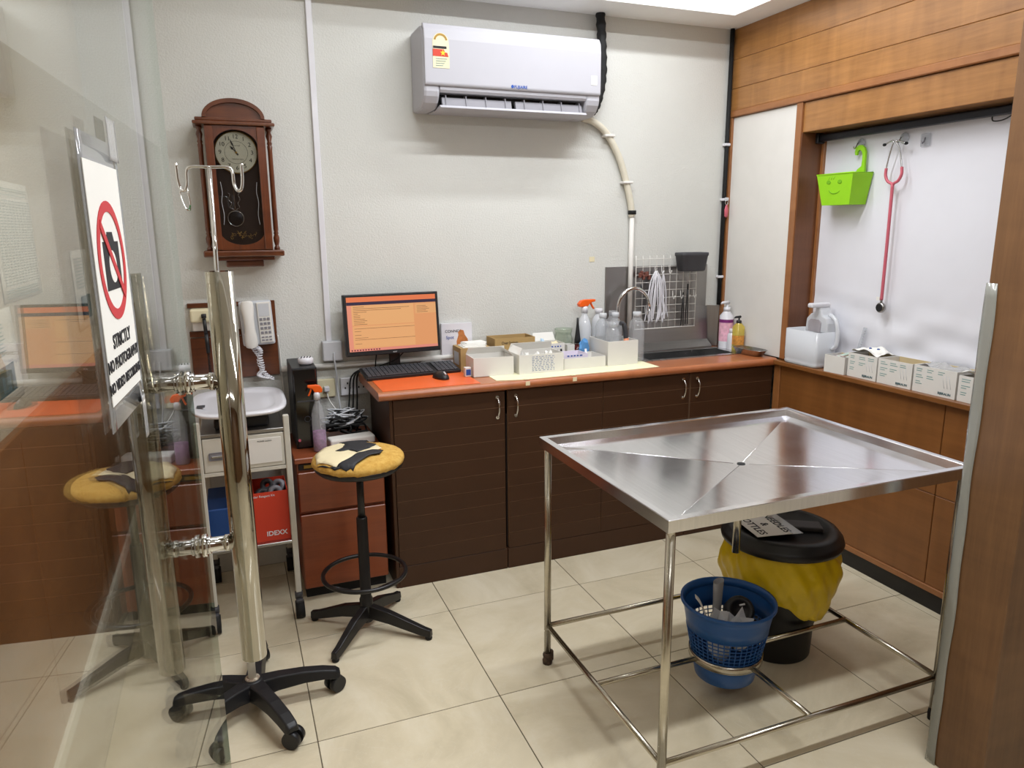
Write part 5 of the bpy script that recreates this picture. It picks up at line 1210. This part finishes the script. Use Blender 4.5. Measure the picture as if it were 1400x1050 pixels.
# stethoscope
t = thing('stethoscope', 'pink tubed stethoscope hanging from a suction hook', 'stethoscope', (2.53, -.87, 1.195))
sx__ = 2.530
bm = BM(); tube(bm, spl([(sx__, -.812, 1.885), (sx__, -.830, 1.892), (sx__-.004, -.853, 1.893), (sx__-.004, -.845, 1.86), (sx__, -.828, 1.80), (sx__, -.826, 1.765)], 6), .0032, 8); tube(bm, spl([(sx__-.006, -.912, 1.880), (sx__-.006, -.890, 1.888), (sx__-.006, -.868, 1.890), (sx__-.002, -.885, 1.86), (sx__, -.900, 1.80), (sx__, -.904, 1.765)], 6), .0032, 8); obj('ear_tubes', bm, M['steel'], t)
for y, z in ((-.808, 1.883), (-.916, 1.878)):
    bm = BM(); lathe(bm, [(.003, -.008), (.006, -.004), (.006, .004), (.003, .008)], 10, (sx__-.003, y, z), axis=Y); obj('ear_tip', bm, M['black_r'], t)
bm = BM(); tube(bm, spl([(sx__, -.826, 1.785), (sx__, -.826, 1.755), (sx__, -.840, 1.730), (sx__, -.862, 1.718), (sx__, -.866, 1.700)], 6), .0062, 8); tube(bm, spl([(sx__, -.904, 1.785), (sx__, -.906, 1.755), (sx__, -.892, 1.730), (sx__, -.870, 1.718), (sx__, -.866, 1.700)], 6), .0062, 8)
tube(bm, spl([(sx__, -.866, 1.715), (sx__, -.867, 1.62), (sx__, -.868, 1.45), (sx__, -.868, 1.30), (sx__, -.868, 1.225)], 6), .0068, 10); obj('tubing', bm, M['pink'], t)
bm = BM(); tube(bm, [(sx__, -.868, 1.228), (sx__, -.868, 1.212)], .005, 8); lathe(bm, [(.020, -.008), (.023, -.004), (.023, .004), (.018, .010)], 24, (sx__, -.868, 1.192), axis=-X); obj('chest_piece', bm, M['steel_d'], t)
bm = BM(); lathe(bm, [(.017, 0), (.017, .001)], 20, (sx__-.0105, -.868, 1.192), axis=-X); obj('diaphragm', bm, M['black'], t)
bm = BM(); box(bm, 2.524, 2.526, -.862, -.845, 1.222, 1.238); obj('name_tag', bm, M['paper'], t)
# ---- sill: jug and boxes
SZ = .8854
t = thing('plastic_jug', 'translucent white plastic jerry can with cut side at the left end of the sill', 'jug', (2.47, -.50, SZ))
bm = BM()
jx0, jx1, jy0, jy1 = 2.407, 2.535, -.640, -.424
jc = ((jx0+jx1)/2, (jy0+jy1)/2, SZ); jr = .5
lathe(bm, [(.46, 0), (.495, .006), (.5, .016), (.49, .022), (.5, .03), (.5, .17)], 48, jc, sx=jx1-jx0, sy=jy1-jy0, sq=1.2, capt=False)
obj('body', bm, M['milky'], t, solid=.002)
bm = BM(); prism(bm, [(-.640, .163), (-.640, .210), (-.630, .235), (-.605, .245), (-.585, .285), (-.560, .285), (-.556, .262), (-.530, .250), (-.505, .225), (-.500, .163)], (jx0+.055, 0, SZ), Y, Z, X*.066); obj('shoulder', bm, M['milky'], t, bevel=.006)
bm = BM(); prism(bm, [(-.525, .165), (-.600, .165), (-.602, .212), (-.590, .225), (-.537, .225), (-.523, .212)], (jx0+.050, 0, SZ), Y, Z, X*.008); obj('opening_shade', bm, mat('jug_shadow', S(168, 162, 166), .5), t)  # solid grey plate, coloured as the shade inside the cut
bm = BM(); box(bm, jx0+.005, jx0+.118, -.590, -.556, SZ+.282, SZ+.304, .007, 2); obj('spout', bm, M['white'], t)
bm = BM(); tube(bm, spl([(jx0+.09, -.645, SZ+.09), (jx0+.09, -.668, SZ+.11), (jx0+.09, -.672, SZ+.17), (jx0+.09, -.655, SZ+.225), (jx0+.09, -.615, SZ+.25)], 6), .010, 10); obj('handle', bm, M['milky'], t)
def braun(label, y0, y1, h, txt=True, rz=0, x0=2.428, d=.120, plain=False, flap=()):
    t = carton('syringe_box', label, x0, x0+d, y0, y1, h, M['white_m'], M['card_in'], z=SZ+.0002, rz=rz, grp='boxes along the sill', flaps=flap)
    bm = BM(); box(bm, x0+d-.0046, x0+d-.0034, y0+.004, y1-.004, SZ+.004, SZ+h-.0005, rz=rz, c=(x0+d/2, (y0+y1)/2, 0)); box(bm, x0+.004, x0+d-.005, y0+.0034, y0+.0046, SZ+.004, SZ+h-.0005, rz=rz, c=(x0+d/2, (y0+y1)/2, 0)); obj('lining', bm, M['card_in'], t)
    if not plain:
        bm = BM()
        W_ = y1-y0
        for c_ in range(3 if W_ > .15 else 2):
            for r_ in range(9 - 3*c_):
                if r_ % 3 == 2: continue
                a = y1-.012-c_*.048; box(bm, x0-.0006, x0, a-random.uniform(.02, .036), a, SZ+h-.014-r_*.0085, SZ+h-.011-r_*.0085)
        obj('print', bm, M['inkg'], t)['kind'] = 'stuff'
        text(t, 'lettering', 'B|BRAUN', .0135, (x0-.0007, y0+.045, SZ+.014), -Y, Z, M['teal'], bold=.0002)
        bm = BM()
        for k in range(3):
            yy = y0+.02+.014*k; tube(bm, [(x0-.0003, yy+.012, SZ+h-.022), (x0-.0003, yy, SZ+.036)], .0007, 4)
        obj('drawing', bm, M['grey_l'], t)
    return t
braun('plain white open box with wrappers next to the plastic jug on the sill', -.800, -.690, .080, plain=True, rz=.08, x0=2.412, d=.11)
braun('white printed box with white bag spilling out, second box from the jug', -.968, -.812, .106)
braun('white printed open box standing empty in the middle of the sill', -1.142, -.975, .106)
braun('white printed box with crumpled wrapper, fourth box along the sill', -1.338, -1.150, .108)
braun('white printed box partly hidden by the wood partition at the sill end', -1.53, -1.347, .100)
def draped(nm, label, x0, x1, y0, y1, z, m_, seed, hh=.03):
    rn = random.Random(seed); ph = [rn.uniform(0, 6) for _ in range(6)]
    def f_(a, q):
        x = x0+(x1-x0)*a; y = y0+(y1-y0)*q
        return (x, y, z+hh*(.5+.5*math.sin(a*7+ph[0]+2*math.sin(q*5+ph[1])))*(.4+.6*math.sin(math.pi*q))+hh*.18*math.sin(q*17+ph[2]+a*6)*math.sin(a*11+ph[3]))
    bm = BM(); grid(bm, f_, 28, 28); return tag(obj(nm, bm, m_, solid=.0008), label, 'wrapper')
draped('plastic_bag', 'white plastic bag with two blue dots on the second sill box', 2.436, 2.545, -.962, -.818, SZ+.108, M['paper'], 41, .024)
draped('wrapper', 'crumpled clear wrapper on the fourth sill box', 2.434, 2.545, -1.33, -1.15, SZ+.100, M['bagfilm'], 42, .022)
draped('wrapper', 'white paper wrapper bulging from the sill box by the partition', 2.434, 2.545, -1.52, -1.35, SZ+.103, M['paper'], 43, .026)
for y, x in ((-.905, 2.452), (-.94, 2.46)):
    bm = BM(); lathe(bm, [(.006, 0), (.006, .003), (.003, .005)], 12, (x, y, SZ+.134)); tag(obj('bag_button', bm, M['inkb']), 'round dark blue dot on the white bag, %s one' % ('left' if y > -.92 else 'right'), 'button', 'blue dots on the bag')
pkc = [M['bagfilm'], mat('pink_packet', S(222, 190, 196), .5), mat('sage_packet', S(182, 200, 186), .5)]
for k in range(6):
    y = -.705-.014*k; bm = BM(); vs = box(bm, 2.425, 2.508, y-.022, y+.004, SZ+.068+.004*(k % 3), SZ+.0715+.004*(k % 3), .001)
    bmesh.ops.rotate(bm, verts=vs, cent=(2.465, y, SZ+.07), matrix=Matrix.Rotation(.25*math.sin(k*2.3), 3, 'Z') @ Matrix.Rotation(.25*math.cos(k*1.7), 3, 'Y'))
    tag(obj('swab_packet', bm, pkc[k % 3]), 'flat %s swab packet in the plain white sill box, %s from the jug' % (['clear', 'pinkish', 'sage green'][k % 3], ORD[k]), 'packet', 'packets in the plain box')
t = thing('ruler', 'clear plastic ruler leaning upright behind the first sill box', 'ruler', (2.535, -.70, SZ))
bm = BM(); prism(bm, [(-.735, .0), (-.715, .0), (-.765, .205), (-.785, .205)], (2.552, 0, SZ+.0002), Y, Z, X*.002); obj('blade', bm, M['clear'], t)
bm = BM()
for k in range(14):
    a = .02+.013*k; y = -.7348-.2439*a; tube(bm, [(2.5515, y+.001, SZ+a), (2.5515, y+.009, SZ+a+.001)], .0007, 4)
obj('scale_marks', bm, M['dgrey'], t)
